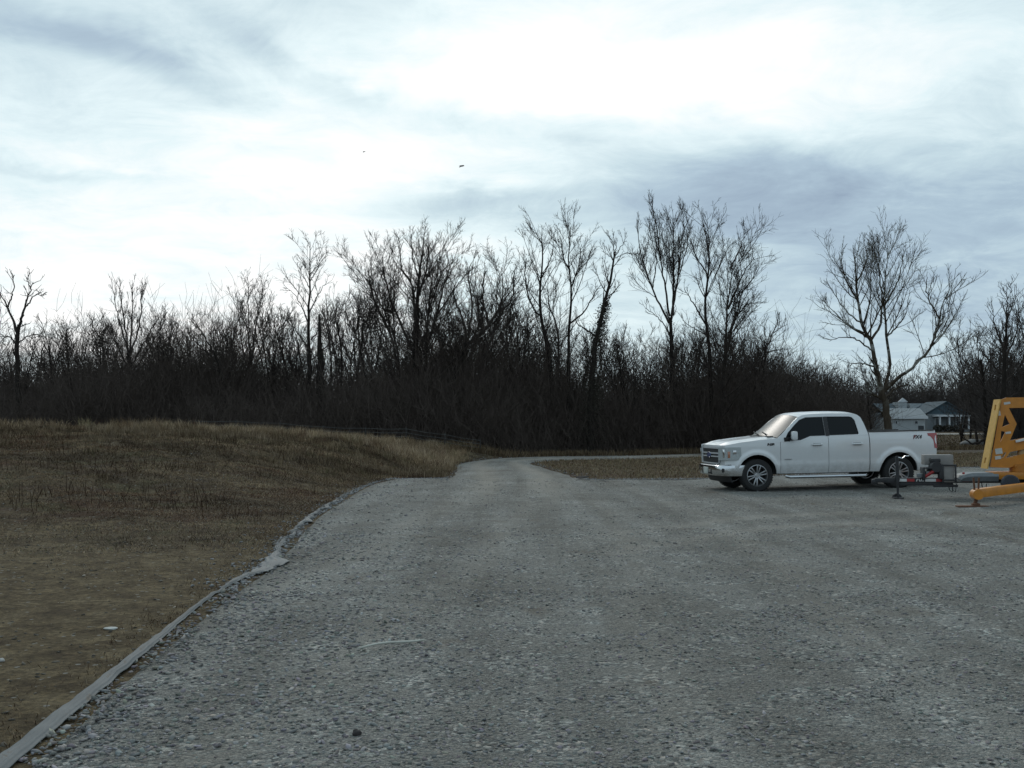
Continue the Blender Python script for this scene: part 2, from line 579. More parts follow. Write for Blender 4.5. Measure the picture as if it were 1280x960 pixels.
rd = np_obj('gravel_road', np.concatenate([XY, Zr[..., None]], -1).reshape(-1, 3), quads, M_GRAVEL, smooth=True,
            attrs={'track': np.broadcast_to(trk, (n, 13)).ravel(), 'earth': sstep(6, 14, XY[..., 0]).ravel()})
tag(rd, kind='structure')

# far pale driveway in front of the houses
M_DRIVE = simple('pale_concrete_drive', (0.27, 0.25, 0.22), 0.9, var=0.2, scale=0.8)
dl = resample([(38, 119), (60, 124), (85, 131), (130, 140)], 40)
dr = resample([(38, 112), (61, 118), (87, 126), (131, 134)], 40)
V = []
for a, b in zip(dl, dr):
    for p in (a, b):
        V.append((p[0], p[1], float(land(p[0], p[1])) + 0.06))
idx = np.arange(80).reshape(40, 2)
quads = np.stack([idx[:-1, 0], idx[:-1, 1], idx[1:, 1], idx[1:, 0]], -1)
tag(np_obj('driveway', np.array(V), quads, M_DRIVE), kind='structure')

# ------------------------------------------------------------------ loose stones on the gravel (stuff)
ico = bmesh.new()
bmesh.ops.create_icosphere(ico, subdivisions=1, radius=1.0)
ICO_V = np.array([v.co[:] for v in ico.verts])
ICO_F = np.array([[v.index for v in f.verts] for f in ico.faces])
ico.free()


def scatter_rocks(name, P, size, col, flat=(0.28, 0.6), sink=0.25, mat=None):
    n = len(P)
    m = len(ICO_V)
    V = ICO_V[None] * (1 + RNG.uniform(-0.42, 0.42, (n, m, 1)))
    s = size[:, None] * np.stack([RNG.uniform(0.7, 1.45, n), RNG.uniform(0.6, 1.1, n), RNG.uniform(*flat, n)], 1)
    V = V * s[:, None, :]
    tx = RNG.normal(0, 0.25, n)
    V[..., 2] += V[..., 0] * tx[:, None]
    a = RNG.uniform(0, 6.283, n)
    c, sn = np.cos(a)[:, None], np.sin(a)[:, None]
    x = V[..., 0] * c - V[..., 1] * sn
    y = V[..., 0] * sn + V[..., 1] * c
    V[..., 0], V[..., 1] = x, y
    V += P[:, None, :]
    V[..., 2] += (size * (0.5 - sink))[:, None] * 0.6
    F = (ICO_F[None] + (np.arange(n) * m)[:, None, None]).reshape(-1, 3)
    C = np.repeat(col, m, axis=0)
    return np_obj(name, V.reshape(-1, 3), F, mat, col=C)


M_STONE = tint_material('loose_stone', 0.88, 0.25, 0.25, 40)
pts, sz = [], []
for (y0, y1, dens, smin, smax) in ((3.6, 6.5, 1100, 0.004, 0.017), (6.5, 10, 600, 0.006, 0.018), (10, 16, 170, 0.008, 0.020), (16, 30, 30, 0.011, 0.024)):
    xmax = y1 * 0.53 + 0.5
    n = int((y1 - y0) * (xmax + 4.2) * dens)
    y = RNG.uniform(y0, y1, n)
    x = RNG.uniform(-4.2, xmax, n)
    clump = fnoise(x, y, 1.5, 2) + 0.6 * fnoise(x, y, 4.2, 6)
    # coarser and denser towards the left edge of the lot
    keep = (x > left_edge(y) - 0.02) & (np.abs(x) < y * 0.53 + 0.5) & (clump + RNG.uniform(-1, 1, n) + 0.5 * (1 - sstep(0, 3.5, x - left_edge(y))) > 0.05)
    keep &= (y < lot_back(x) - 0.2)
    x, y = x[keep], y[keep]
    s = smin + (smax - smin) * RNG.uniform(0, 1, len(x)) ** 2.2
    s *= 1 + 0.45 * (1 - sstep(0, 3.0, x - left_edge(y)))
    zz = land(x, y) + 0.004 + (0.018 * fnoise(x, y, 0.9, 1) + 0.010 * fnoise(x, y, 2.6, 4)) * sstep(0.1, 1.5, x - left_edge(y))
    pts.append(np.stack([x, y, zz], 1))
    sz.append(s)
pts, sz = np.concatenate(pts), np.concatenate(sz)
tone = 0.128 + 0.28 * RNG.beta(1.2, 4.2, len(pts))
tone = tone[:, None] * (1 + RNG.normal(0, 0.045, (len(pts), 3))) * np.array([1.04, 1.0, 0.95])
# stones kicked out over the edges of the lot and the road
es = []
n = 5200
x = RNG.uniform(-4, 26, n)
yb_ = lot_back(x) + 0.30 * fnoise(x, x, 1.1, 5) + 0.16 * fnoise(x, x, 3.7, 2) + RNG.exponential(0.28, n) - 0.15
k = (x < -2.0) | (x > 2.2)
es.append(np.stack([x, yb_], 1)[k])
for E, sgn in ((Ls, -1), (Rs, 1)):
    j = RNG.integers(0, 130, 2600)
    es.append(E[j] + np.stack([sgn * RNG.exponential(0.22, 2600), RNG.uniform(-.2, .2, 2600)], 1))
n = 1900
y = RNG.uniform(10, 31, n)
es.append(np.stack([left_edge(y) + edge_wobble(y) - RNG.exponential(0.16, n) + 0.08, y], 1))
es = np.concatenate(es)
pts = np.concatenate([pts, np.column_stack([es, land(es[:, 0], es[:, 1]) + 0.004])])
sz = np.concatenate([sz, 0.010 + 0.020 * RNG.uniform(0, 1, len(es)) ** 2])
tone = np.concatenate([tone, (0.15 + 0.26 * RNG.beta(1.2, 4.2, len(es)))[:, None] * np.ones((1, 3))])
st = scatter_rocks('loose_gravel', pts, sz, tone, mat=M_STONE)
tag(st, 'loose grey stones scattered over the gravel lot', 'gravel', kind='stuff')
# pebbles and crumbs of earth on the bare strip
n = 12000
y = RNG.uniform(4.5, 20, n)
x = RNG.uniform(-13, -2.4, n)
k = (x < left_edge(y) - 0.05) & (x > -y * 0.54 - 0.5) & (fnoise(x, y, 1.1, 4) + RNG.uniform(-1, 1, n) > 0.1)
x, y = x[k], y[k]
tone = np.where(RNG.uniform(size=len(x)) < 0.22, RNG.uniform(0.12, 0.30, len(x)), RNG.uniform(0.05, 0.12, len(x)))[:, None] * np.array([1.0, 0.88, 0.70])
n = 260
yy_ = RNG.uniform(13, 30, n)
xx_ = RNG.uniform(-14, -3, n)
k = (xx_ < left_edge(yy_) - .2) & (fnoise(xx_, yy_, .7, 3) > .1)
x, y = np.concatenate([x, xx_[k]]), np.concatenate([y, yy_[k]])
tone = np.concatenate([tone, np.full((k.sum(), 3), 0.33)])
pb = scatter_rocks('pebbles', np.stack([x, y, land(x, y)], 1), 0.005 + 0.020 * RNG.uniform(0, 1, len(x)) ** 2.5, tone, mat=M_STONE)
tag(pb, 'pebbles and clods lying on the bare brown earth', 'pebbles', kind='stuff')

# ------------------------------------------------------------------ dead grass (stuff)
M_BLADE = tint_material('dead_grass_blades', 0.9, 0.08, 0.2, 3)


def blades(P, h, w, lean, col):
    """one bent tapering blade (quad + tip triangle) per point"""
    n = len(P)
    a = RNG.uniform(0, 6.283, n)
    la = RNG.uniform(0, 6.283, n)
    side = np.stack([np.cos(a), np.sin(a), np.zeros(n)], 1) * (w / 2)[:, None]
    ld = np.stack([np.cos(la), np.sin(la), np.zeros(n)], 1) * (h * lean)[:, None]
    up = np.zeros((n, 3))
    up[:, 2] = h
    p0 = P - side
    p1 = P + side
    p2 = P + side * 0.7 + ld * 0.35 + up * 0.55
    p3 = P - side * 0.7 + ld * 0.35 + up * 0.55
    p4 = P + ld + up * np.sqrt(np.clip(1 - 0.6 * lean ** 2, 0.1, 1))[:, None]
    V = np.stack([p0, p1, p2, p3, p4], 1).reshape(-1, 3)
    b = (np.arange(n) * 5)[:, None]
    Q = b + np.array([[0, 1, 2, 3]])
    Tt = b + np.array([[3, 2, 4]])
    C = np.repeat(col, 5, axis=0)
    return V, Q, Tt, C


def join_blades(name, parts, mat):
    Vs, Qs, Ts, Cs, o = [], [], [], [], 0
    for V, Q, T_, C in parts:
        Vs.append(V)
        Qs.append(Q + o)
        Ts.append(T_ + o)
        Cs.append(C)
        o += len(V)
    return np_obj(name, np.concatenate(Vs), [np.concatenate(Qs), np.concatenate(Ts)], mat, col=np.concatenate(Cs))


STRAW = np.array([[0.150, 0.118, 0.066], [0.118, 0.088, 0.048], [0.088, 0.062, 0.034], [0.110, 0.098, 0.050], [0.062, 0.040, 0.024], [0.185, 0.150, 0.092]])


def straw(n, wts):
    c = STRAW[RNG.choice(len(STRAW), n, p=np.array(wts) / np.sum(wts))]
    return c * RNG.uniform(0.65, 1.2, (n, 1)) * np.array([1.26, 1.19, 1.30])


def on_field(n, x0, x1, y0, y1):
    y = y0 + (y1 - y0) * RNG.uniform(0, 1, n) ** 0.8
    x = RNG.uniform(x0, x1, n)
    k = (x < grass_edge(y) - 0.05) & (np.abs(x) < y * 0.545 + 1.5)
    return x[k], y[k]


parts = []
# short matted grass over the slope
x, y = on_field(950000, -25, -1.5, 10.0, 46)
cl = fnoise(x, y, 0.9, 1) + 0.7 * fnoise(x, y, 2.7, 3)
dens = sstep(11.5, 17.5, y + 0.10 * (x + 8) + 2.2 * fnoise(x, y, 0.55, 41) + 0.9 * fnoise(x, y, 1.7, 13)) * 0.9 + 0.02
k = RNG.uniform(-1.2, 1.2, len(x)) + cl * 0.7 < dens * 1.9 - 1.0
x, y, cl = x[k], y[k], cl[k]
h = (0.035 + 0.085 * RNG.uniform(0, 1, len(x)) ** 1.5) * (0.7 + 0.6 * sstep(22, 38, y)) * (1 + 0.5 * cl)
big = fnoise(x, y, 0.35, 12)
c = 1.2 * straw(len(x), [2.5, 4, 3.5, 2.5, 2.5, 1.0])
redd = np.array([0.082, 0.043, 0.025])
kk = (big > 0.25) & (RNG.uniform(size=len(x)) < 0.55)
c[kk] = redd * RNG.uniform(0.6, 1.3, (kk.sum(), 1))
grn = np.array([0.088, 0.080, 0.040])
kk = (big < -0.45) & (RNG.uniform(size=len(x)) < 0.30)
c[kk] = grn * RNG.uniform(0.6, 1.2, (kk.sum(), 1))
parts.append(blades(np.stack([x, y, land(x, y) - 0.01], 1), np.clip(h, 0.02, 0.3), 0.0045 + 0.00022 * y, RNG.uniform(0.7, 2.4, len(x)), c * (1 + 0.60 * fnoise(x * 0.6, y, 1.3, 31) + 0.35 * fnoise(x, y, 4.1, 2) + 0.25 * fnoise(x * .5, y, 0.4, 5))[:, None].clip(0.25, 2.2)))
# tussocks: tall pale grass along the crest and by the fence
tx, ty = on_field(3800, -25, -2.2, 22, 49)
w_ = (sstep(27, 34, ty) * (0.35 + 0.9 * sstep(-16, -11, tx)) + 0.10) * (0.55 + 0.7 * fnoise(tx, ty, 0.45, 7))
k = RNG.uniform(0, 0.9, len(tx)) < w_
tx, ty = tx[k], ty[k]
nb = 34
x = np.repeat(tx, nb) + RNG.normal(0, 0.16, len(tx) * nb)
y = np.repeat(ty, nb) + RNG.normal(0, 0.16, len(tx) * nb)
hh = np.repeat(RNG.uniform(0.22, 0.52, len(tx)) * (0.55 + 0.45 * sstep(28, 40, ty)), nb) * RNG.uniform(0.5, 1.15, len(x))
base = np.repeat(straw(len(tx), [3, 2, 1, 0.6, 0.8, 3.0]) * (0.9 + 0.95 * sstep(32, 39, ty))[:, None], nb, axis=0) * RNG.uniform(0.75, 1.2, (len(x), 1))
parts.append(blades(np.stack([x, y, land(x, y) - 0.02], 1), hh, np.full(len(x), 0.016), RNG.uniform(0.1, 0.75, len(x)), base))
# dark weed stalks
x, y = on_field(12000, -24, -2.5, 17, 40)
k = fnoise(x, y, 0.6, 21) > 0.15
x, y = x[k], y[k]
parts.append(blades(np.stack([x, y, land(x, y) - 0.02], 1), RNG.uniform(0.12, 0.5, len(x)), np.full(len(x), 0.012), RNG.uniform(0.1, 1.1, len(x)), straw(len(x), [0, 0, 1, 0, 5, 0]) * 0.7))
# grass tongue between the lot and the bend, and the verge behind the truck
n = 60000
x = RNG.uniform(1.0, 26, n)
y = RNG.uniform(30, 52.5, n)
fr = np.interp(x, [1.0, 1.6, 2.3, 8, 11, 14, 26], [43, 36, 30.6, 31.3, 32.6, 34.2, 36.5])
bk = np.interp(x, [0.7, 1.1, 2.2, 4.5, 9.5, 21, 30], [44, 45.2, 47.0, 48.4, 49.8, 51.8, 53])
k = (y > fr + 0.1) & (y < bk - 0.05) & (fnoise(x, y, 1.3, 4) + RNG.uniform(-1, 1, n) > -0.55)
x, y = x[k], y[k]
parts.append(blades(np.stack([x, y, land(x, y) - 0.02], 1), RNG.uniform(0.04, 0.16, len(x)), np.full(len(x), 0.022), RNG.uniform(0.3, 1.2, len(x)), 1.35 * straw(len(x), [2.2, 3, 2.5, 2.5, 1.2, 1.0])))
# rank grass along the far side of the road, at the foot of the trees
n = 26000
x = RNG.uniform(-3, 30, n)
y = np.interp(x, [-3, 0, 2.9, 8, 20, 30], [49, 50.6, 52.6, 53.9, 56.4, 59]) + RNG.exponential(0.7, n)
k = fnoise(x, y, 0.7, 14) + RNG.uniform(-0.8, 0.8, n) > 0
x, y = x[k], y[k]
parts.append(blades(np.stack([x, y, land(x, y) - 0.02], 1), RNG.uniform(0.1, 0.45, len(x)), np.full(len(x), 0.024), RNG.uniform(0.1, 0.8, len(x)), straw(len(x), [2.5, 3, 2, 1, 1.5, 1.0])))
# meadow beyond the road on the right
n = 40000
x = RNG.uniform(14, 75, n)
y = RNG.uniform(58, 118, n)
k = (x / y < 0.56) & (x / y > 0.22)
x, y = x[k], y[k]
parts.append(blades(np.stack([x, y, land(x, y) - 0.02], 1), RNG.uniform(0.06, 0.2, len(x)), np.full(len(x), 0.06), RNG.uniform(0.3, 1.2, len(x)), straw(len(x), [2, 3, 3, 3, 1, 0.5])))
# tufts and straw creeping in along the edge of the lot
n = 9000
y = RNG.uniform(4.2, 30.5, n)
x = left_edge(y) - np.abs(RNG.normal(0, 0.22, n)) - 0.08
k = fnoise(x, y, 2.2, 4) + RNG.uniform(-0.8, 0.8, n) > 0.15
x, y = x[k], y[k]
parts.append(blades(np.stack([x, y, land(x, y) - 0.008], 1), RNG.uniform(0.02, 0.07, len(x)), np.full(len(x), 0.006), RNG.uniform(0.5, 1.6, len(x)), straw(len(x), [2, 3, 3, 1, 2, 1])))
gr = join_blades('dead_grass', parts, M_BLADE)
tag(gr, 'dead brown grass and weed stalks covering the bank and verges', 'grass', kind='stuff')

# ------------------------------------------------------------------ bare winter trees
def bark_material(name, dark, light, pale=None, pale_z=(3, 7)):
    m, N, B = new_mat(name)
    tc = N.new('ShaderNodeTexCoord').outputs['Object']
    mp = N.new('ShaderNodeMapping')
    mp.inputs['Scale'].default_value = (6, 6, 1.6)
    N.l.new(tc, mp.inputs['Vector'])
    nz = N.noise(mp.outputs[0], 1.6, 6, 0.7, 0.4)
    c = N.ramp(nz, [(0.3, dark), (0.7, light)])
    if pale:
        sp = N.new('ShaderNodeSeparateXYZ')
        N.l.new(tc, sp.inputs[0])
        up = N.mapr(sp.outputs[2], *pale_z)
        spot = N.mapr(N.noise(tc, 1.3, 5, 0.65, 0.5), 0.50, 0.60)
        c = N.mix(N.math('MULTIPLY', spot, up), c, pale)
    N.l.new(c, B.inputs['Base Color'])
    B.inputs['Roughness'].default_value = 0.92
    B.inputs['Specular IOR Level'].default_value = 0.1
    bp = N.new('ShaderNodeBump')
    bp.inputs['Strength'].default_value = 0.8
    bp.inputs['Distance'].default_value = 0.05
    N.l.new(nz, bp.inputs['Height'])
    N.l.new(bp.outputs[0], B.inputs['Normal'])
    return m


M_BARK = bark_material('dark_wet_bark', (0.016, 0.013, 0.011), (0.042, 0.035, 0.030))
M_TWIG = bark_material('grey_brown_twigs', (0.034, 0.027, 0.023), (0.075, 0.062, 0.054))
M_SYC = bark_material('mottled_sycamore_bark', (0.034, 0.026, 0.018), (0.080, 0.063, 0.046), (0.27, 0.27, 0.24), (2.2, 4.5))
M_VINE = bark_material('dark_vine_leaves', (0.026, 0.024, 0.018), (0.060, 0.054, 0.042))


def unit(v):
    return v / np.maximum(np.linalg.norm(v, axis=-1, keepdims=True), 1e-9)


def tubes(groups):
    """groups: list of (P (m,n,3), R (m,n), sides) -> verts, quads"""
    Vs, Fs, o = [], [], 0
    for P, R, k in groups:
        m, n, _ = P.shape
        if m == 0:
            continue
        T = np.empty_like(P)
        T[:, 1:-1] = P[:, 2:] - P[:, :-2]
        T[:, 0] = P[:, 1] - P[:, 0]
        T[:, -1] = P[:, -1] - P[:, -2]
        T = unit(T)
        ref = np.zeros_like(T)
        ref[..., 0] = 0.31
        ref[..., 1] = 0.94
        ref[..., 2] = 0.12
        a = unit(np.cross(ref, T))
        b = np.cross(T, a)
        th = np.arange(k) * 2 * math.pi / k
        ring = (a[:, :, None, :] * np.cos(th)[None, None, :, None] + b[:, :, None, :] * np.sin(th)[None, None, :, None])
        V = P[:, :, None, :] + ring * R[:, :, None, None]
        idx = o + np.arange(m * n * k).reshape(m, n, k)
        nx = np.roll(idx, -1, axis=2)
        F = np.stack([idx[:, :-1], nx[:, :-1], nx[:, 1:], idx[:, 1:]], -1).reshape(-1, 4)
        Vs.append(V.reshape(-1, 3))
        Fs.append(F)
        o += m * n * k
    return np.concatenate(Vs), np.concatenate(Fs)


def spawn(P, R, per_m, t0, t1, ang, lfac, up, wig, npt, rfac=0.6, rmin=0.006, lmin=0.2, lmax=9, taper=0.55):
    """side branches for a batch of parent polylines"""
    m, n, _ = P.shape
    seg = np.linalg.norm(np.diff(P, axis=1), axis=2)
    L = seg.sum(1)
    cnt = np.maximum(1, (L * per_m * (t1 - t0) + RNG.uniform(0, 1, m)).astype(int))
    ix = np.repeat(np.arange(m), cnt)
    c = len(ix)
    t = t0 + (t1 - t0) * RNG.uniform(0, 1, c) ** 0.85
    s = t * (n - 1)
    i = np.minimum(s.astype(int), n - 2)
    f = (s - i)[:, None]
    p = P[ix, i] * (1 - f) + P[ix, i + 1] * f
    r = R[ix, i] * (1 - f[:, 0]) + R[ix, i + 1] * f[:, 0]
    tg = unit(P[ix, i + 1] - P[ix, i])
    q = RNG.normal(size=(c, 3))
    q = unit(q - (q * tg).sum(1, keepdims=True) * tg)
    an = R_(1) * RNG.normal(ang, 11, c)[:, None]
    d = unit(tg * np.cos(an) + q * np.sin(an) + np.array([0, 0, up * 0.4]))
    ln = np.clip(L[ix] * lfac * (1 - taper * t) * RNG.uniform(0.55, 1.25, c), lmin, lmax)
    Q = np.empty((c, npt, 3))
    Q[:, 0] = p
    for k in range(1, npt):
        d = unit(d + RNG.normal(0, wig, (c, 3)) + np.array([0, 0, up / npt]))
        Q[:, k] = Q[:, k - 1] + d * (ln / (npt - 1))[:, None]
    r0 = np.maximum(r * rfac * RNG.uniform(0.7, 1.0, c), rmin * 1.25)
    w = np.linspace(1, 0, npt) ** 0.8
    RR = rmin * 0.7 + (r0 - rmin * 0.7)[:, None] * w[None]
    return Q, RR


def leaf_cloud(P, size):
    """small random leaf faces at P"""
    n = len(P)
    a = unit(RNG.normal(size=(n, 3))) * size[:, None]
    b = RNG.normal(size=(n, 3))
    b = unit(b - (b * a).sum(1, keepdims=True) * a / (size[:, None] ** 2)) * (size * 0.6)[:, None]
    V = np.stack([P - a, P - b, P + a, P + b], 1).reshape(-1, 3)
    return V, (np.arange(n * 4).reshape(n, 4))


def finish_tree(name, label, cat, group, base, trunk, limbs, opts, mats=(None, None)):
    """trunk: [(pts, radii)], limbs likewise, all relative to base"""
    root = empty(name, base)
    tag(root, label, cat, group)
    V, F = tubes([(p[None], r[None], 9) for p, r in trunk])
    np_obj('trunk', V, F, mats[0] or M_BARK, root, smooth=True)
    groups = [(p[None], r[None], 6) for p, r in limbs]
    allP = [p for p, r in limbs] + [p[len(p) // 2:] for p, r in trunk if opts.get('trunk_branches', True)]
    allR = [r for p, r in limbs] + [r[len(r) // 2:] for p, r in trunk if opts.get('trunk_branches', True)]
    npt = 14
    Ps, Rs_ = [], []
    for p, r in zip(allP, allR):
        s = np.linspace(0, len(p) - 1, npt)
        Ps.append(np.stack([np.interp(s, np.arange(len(p)), p[:, k]) for k in range(3)], 1))
        Rs_.append(np.interp(s, np.arange(len(r)), r))
    P0, R0 = np.array(Ps), np.array(Rs_)
    o = dict(d1=3.8, d2=5.2, d3=7.5, a1=44, a2=42, a3=44, l1=0.50, l2=0.48, l3=0.6, up=0.55, wig=0.075, tw=0.0060, t0=0.18, l1max=4.2)
    o.update(opts)
    o['l1max'] *= 1.35
    o['l1'] *= 1.15
    P1, R1 = spawn(P0, R0, o['d1'], o['t0'], 1.0, o['a1'], o['l1'], o['up'], o['wig'], 7, 0.50, o['tw'] * 1.8, 0.7, o['l1max'], 0.58)
    P2, R2 = spawn(P1, R1, o['d2'], 0.15, 1.0, o['a2'], o['l2'], o['up'] * 0.7, o['wig'] * 1.2, 5, 0.66, o['tw'] * 1.3, 0.3, 1.9, 0.45)
    P3, R3 = spawn(P2, R2, o['d3'], 0.15, 1.0, o['a3'], o['l3'], o['up'] * 0.5, o['wig'] * 1.3, 3, 0.7, o['tw'], 0.14, 0.8)
    groups += [(P1, R1, 4), (P2, R2, 3), (P3, R3, 3)]
    V, F = tubes(groups)
    np_obj('crown', V, F, mats[1] or M_TWIG, root)
    return root, P1


def hero(name, label, cat, Y, trunk, limbs, group=None, mats=(None, None), spread=0.15, seed=1, **opts):
    """trunk / limbs: (photo outline of the limb as pixels, radius at foot in m, at tip); depth is added limb by limb"""
    global RNG
    RNG = np.random.default_rng(seed)
    b = at(trunk[0][0][0], trunk[0][0][1], Y)
    b[2] = float(land(b[0], b[1])) - 0.15
    done = []
    out = []
    for kind, (pix, r0, r1) in [('t', trunk)] + [('l', x) for x in limbs]:
        pl = np.array([at(u, v, Y) for u, v in pix])
        if kind == 't':
            pl[0, 2] = b[2]
        off0, slope = 0.0, float(np.clip(RNG.normal(0, spread), -.28, .28))
        if kind == 'l':
            best = min(((np.hypot(q[0] - pl[0, 0], q[2] - pl[0, 2]), q[1] - Y) for d in done for q in d), key=lambda z: z[0])
            off0 = best[1]
        else:
            slope *= 0.2
        if kind == 'l' and len(pl) > 2:
            full = resample(pl, 60)
            pl = full[:int(60 * opts.get('keep', .78)):3]          # twigs carry the crown on to the traced outline
        c = resample(pl, 16)
        arc = np.concatenate([[0], np.cumsum(np.linalg.norm(np.diff(c, axis=0), axis=1))])
        c[:, 1] += off0 + slope * arc
        c[1:] += RNG.normal(0, 0.035, (15, 3)) * .7
        done.append(c)
        rad = 0.82 * (r1 + (r0 - r1) * np.linspace(1, 0, 16) ** 0.9)
        if kind == 't':
            rad[0] *= 1.35
        out.append((kind, c - b, rad))
    return finish_tree(name, label, cat, group, b, [(p, r) for k, p, r in out if k == 't'], [(p, r) for k, p, r in out if k == 'l'], opts, mats)


RW = 'bare trees along the edge of the wood'
hero('bare_tree', 'tall many-stemmed bare tree with a wide fan crown, left of the leaning forked tree', 'tree', 58,
     ([(518, 545), (519, 470), (521, 420), (523, 365), (527, 330), (530, 298)], 0.30, 0.03),
     [([(503, 540), (498, 470), (488, 417), (470, 380), (456, 320)], 0.15, 0.02), ([(517, 440), (492, 383), (483, 350), (476, 305)], 0.11, 0.02),
      ([(520, 400), (515, 357), (500, 330), (503, 292)], 0.10, 0.02), ([(522, 372), (533, 340), (538, 300)], 0.09, 0.02),
      ([(531, 530), (535, 420), (543, 353), (553, 327), (563, 306)], 0.15, 0.02), ([(533, 440), (547, 397), (557, 357), (572, 318)], 0.11, 0.02),
      ([(499, 470), (497, 440), (485, 400), (462, 356), (447, 348)], 0.10, 0.02), ([(488, 417), (468, 372), (462, 330)], 0.08, 0.02),
      ([(524, 350), (516, 320), (514, 288)], 0.07, 0.02), ([(547, 397), (572, 360), (590, 340)], 0.07, 0.015)],
     RW, seed=5, keep=.93, d1=3.6, d2=5.2, d3=7.5, l1=.46, l1max=3.6)
hero('bare_tree', 'dark leaning bare tree forking low into two limbs, in the middle of the wood', 'tree', 56,
     ([(565, 560), (564, 520), (567, 473), (583, 430)], 0.27, 0.16),
     [([(583, 430), (607, 410), (623, 387), (650, 348)], 0.15, 0.02), ([(583, 430), (580, 400), (570, 378), (566, 345)], 0.11, 0.02),
      ([(564, 532), (577, 507), (607, 487), (625, 470)], 0.13, 0.03), ([(590, 500), (600, 473), (610, 433), (623, 397), (628, 363), (627, 318)], 0.14, 0.02),
      ([(575, 440), (550, 425), (532, 400), (520, 392)], 0.08, 0.02), ([(612, 405), (603, 370), (607, 330)], 0.09, 0.02),
      ([(585, 420), (590, 380), (585, 340), (592, 318)], 0.09, 0.02), ([(623, 390), (640, 372), (642, 330)], 0.07, 0.02)],
     RW, seed=6, keep=.95, d1=3.6, d2=5.2, d3=7.5, l1=.48, l1max=3.6)
hero('bare_tree', 'slim bare tree with two upright stems, next on the right of the leaning forked tree', 'tree', 60,
     ([(690, 560), (690, 500), (687, 440), (677, 400), (675, 367), (678, 307), (669, 289)], 0.22, 0.02),
     [([(689, 485), (698, 453), (697, 407), (687, 380), (684, 318)], 0.12, 0.02), ([(678, 400), (660, 370), (657, 330), (661, 305)], 0.08, 0.02),
      ([(676, 350), (690, 320), (692, 296)], 0.06, 0.015)],
     RW, seed=7, keep=.85, l1max=2.6, d1=3.4, d2=3.6)
hero('bare_tree', 'slender straight bare tree with a side bough reaching right towards the vine-covered trunk', 'tree', 58,
     ([(710, 565), (710, 467), (712, 400), (715, 367), (710, 327), (713, 287)], 0.17, 0.02),
     [([(712, 405), (730, 390), (743, 367), (752, 352)], 0.07, 0.015), ([(714, 360), (722, 335), (727, 300)], 0.06, 0.015), ([(712, 340), (702, 318), (702, 295)], 0.05, 0.015)],
     RW, seed=8, keep=.88, l1max=2.5, d1=3.2)
t9, p9 = hero('vine_covered_tree', 'leaning bare tree with tufted tip and trunk wrapped in dark vines', 'tree', 55,
     ([(738, 565), (740, 473), (748, 410), (760, 363), (768, 318)], 0.26, 0.05),
     [([(768, 322), (765, 305), (755, 293)], 0.035, 0.012), ([(768, 322), (770, 300), (772, 290)], 0.035, 0.012), ([(768, 322), (778, 306), (790, 297)], 0.035, 0.012),
      ([(767, 326), (756, 318), (746, 312)], 0.03, 0.012), ([(768, 324), (782, 318), (793, 320)], 0.03, 0.012), ([(745, 420), (722, 405), (714, 392)], 0.07, 0.02),
      ([(757, 375), (770, 362), (778, 350)], 0.05, 0.015)],
     RW, seed=9, d1=3.1, l1max=1.2, t0=0.35)
# vine leaves massed round its trunk
n = 7000
sv = RNG.uniform(0, 1, n)
uu = np.interp(sv, [0, 0.35, 0.65, 1], [738, 742, 748, 758])
vv = np.interp(sv, [0, 0.35, 0.65, 1], [560, 480, 420, 378])
wd = np.interp(sv, [0, 0.3, 0.6, 0.85, 1], [0.8, 0.8, 0.95, 0.55, 0.2]) * (1 + 0.7 * fnoise(sv * 9, sv * 3, 1.0, 2))
ctr = np.array([at(a, b, 55.0) for a, b in zip(uu, vv)])
ctr += RNG.normal(0, 0.42, (n, 3)) * wd[:, None]
V, F = leaf_cloud(ctr - np.array(t9.location), RNG.uniform(0.025, 0.055, n))
np_obj('vine', V, F, M_VINE, t9)
hero('bare_tree', 'tallest bare tree of the wood, slim trunk splitting into a narrow vee of limbs', 'tree', 60,
     ([(843, 572), (841, 500), (838, 420), (837, 398)], 0.20, 0.11),
     [([(838, 400), (848, 339), (853, 296), (868, 250)], 0.09, 0.015), ([(840, 395), (842, 330), (843, 290), (845, 246)], 0.09, 0.015),
      ([(835, 405), (811, 354), (798, 310), (794, 268)], 0.08, 0.015), ([(836, 396), (826, 343), (817, 292), (813, 250)], 0.08, 0.015),
      ([(846, 350), (858, 310), (861, 270)], 0.05, 0.012), ([(815, 360), (818, 325), (806, 280)], 0.045, 0.012), ([(838, 420), (822, 398), (800, 382)], 0.05, 0.012)],
     RW, seed=10, l1=0.40, l1max=2.3, d1=3.8, keep=.88, up=0.75, a1=40, a2=40, spread=0.2)
hero('bare_tree', 'bare tree with broad rounded crown on two trunks, just right of the tallest tree', 'tree', 57,
     ([(889, 575), (888, 485), (886, 434), (882, 387), (886, 321), (880, 281)], 0.19, 0.02),
     [([(900, 570), (899, 456), (899, 394), (902, 339), (895, 292)], 0.17, 0.02), ([(899, 455), (917, 376), (935, 350), (948, 332)], 0.09, 0.015),
      ([(882, 405), (866, 376), (850, 350)], 0.07, 0.015), ([(900, 392), (918, 348), (940, 318)], 0.08, 0.015), ([(902, 420), (924, 385), (950, 384)], 0.06, 0.012),
      ([(885, 345), (868, 315), (862, 285)], 0.06, 0.015), ([(901, 345), (915, 310), (917, 290)], 0.06, 0.015), ([(884, 420), (858, 405), (846, 395)], 0.05, 0.012)],
     RW, seed=11, keep=.84, d1=3.8, d2=5.0, l1max=2.7)
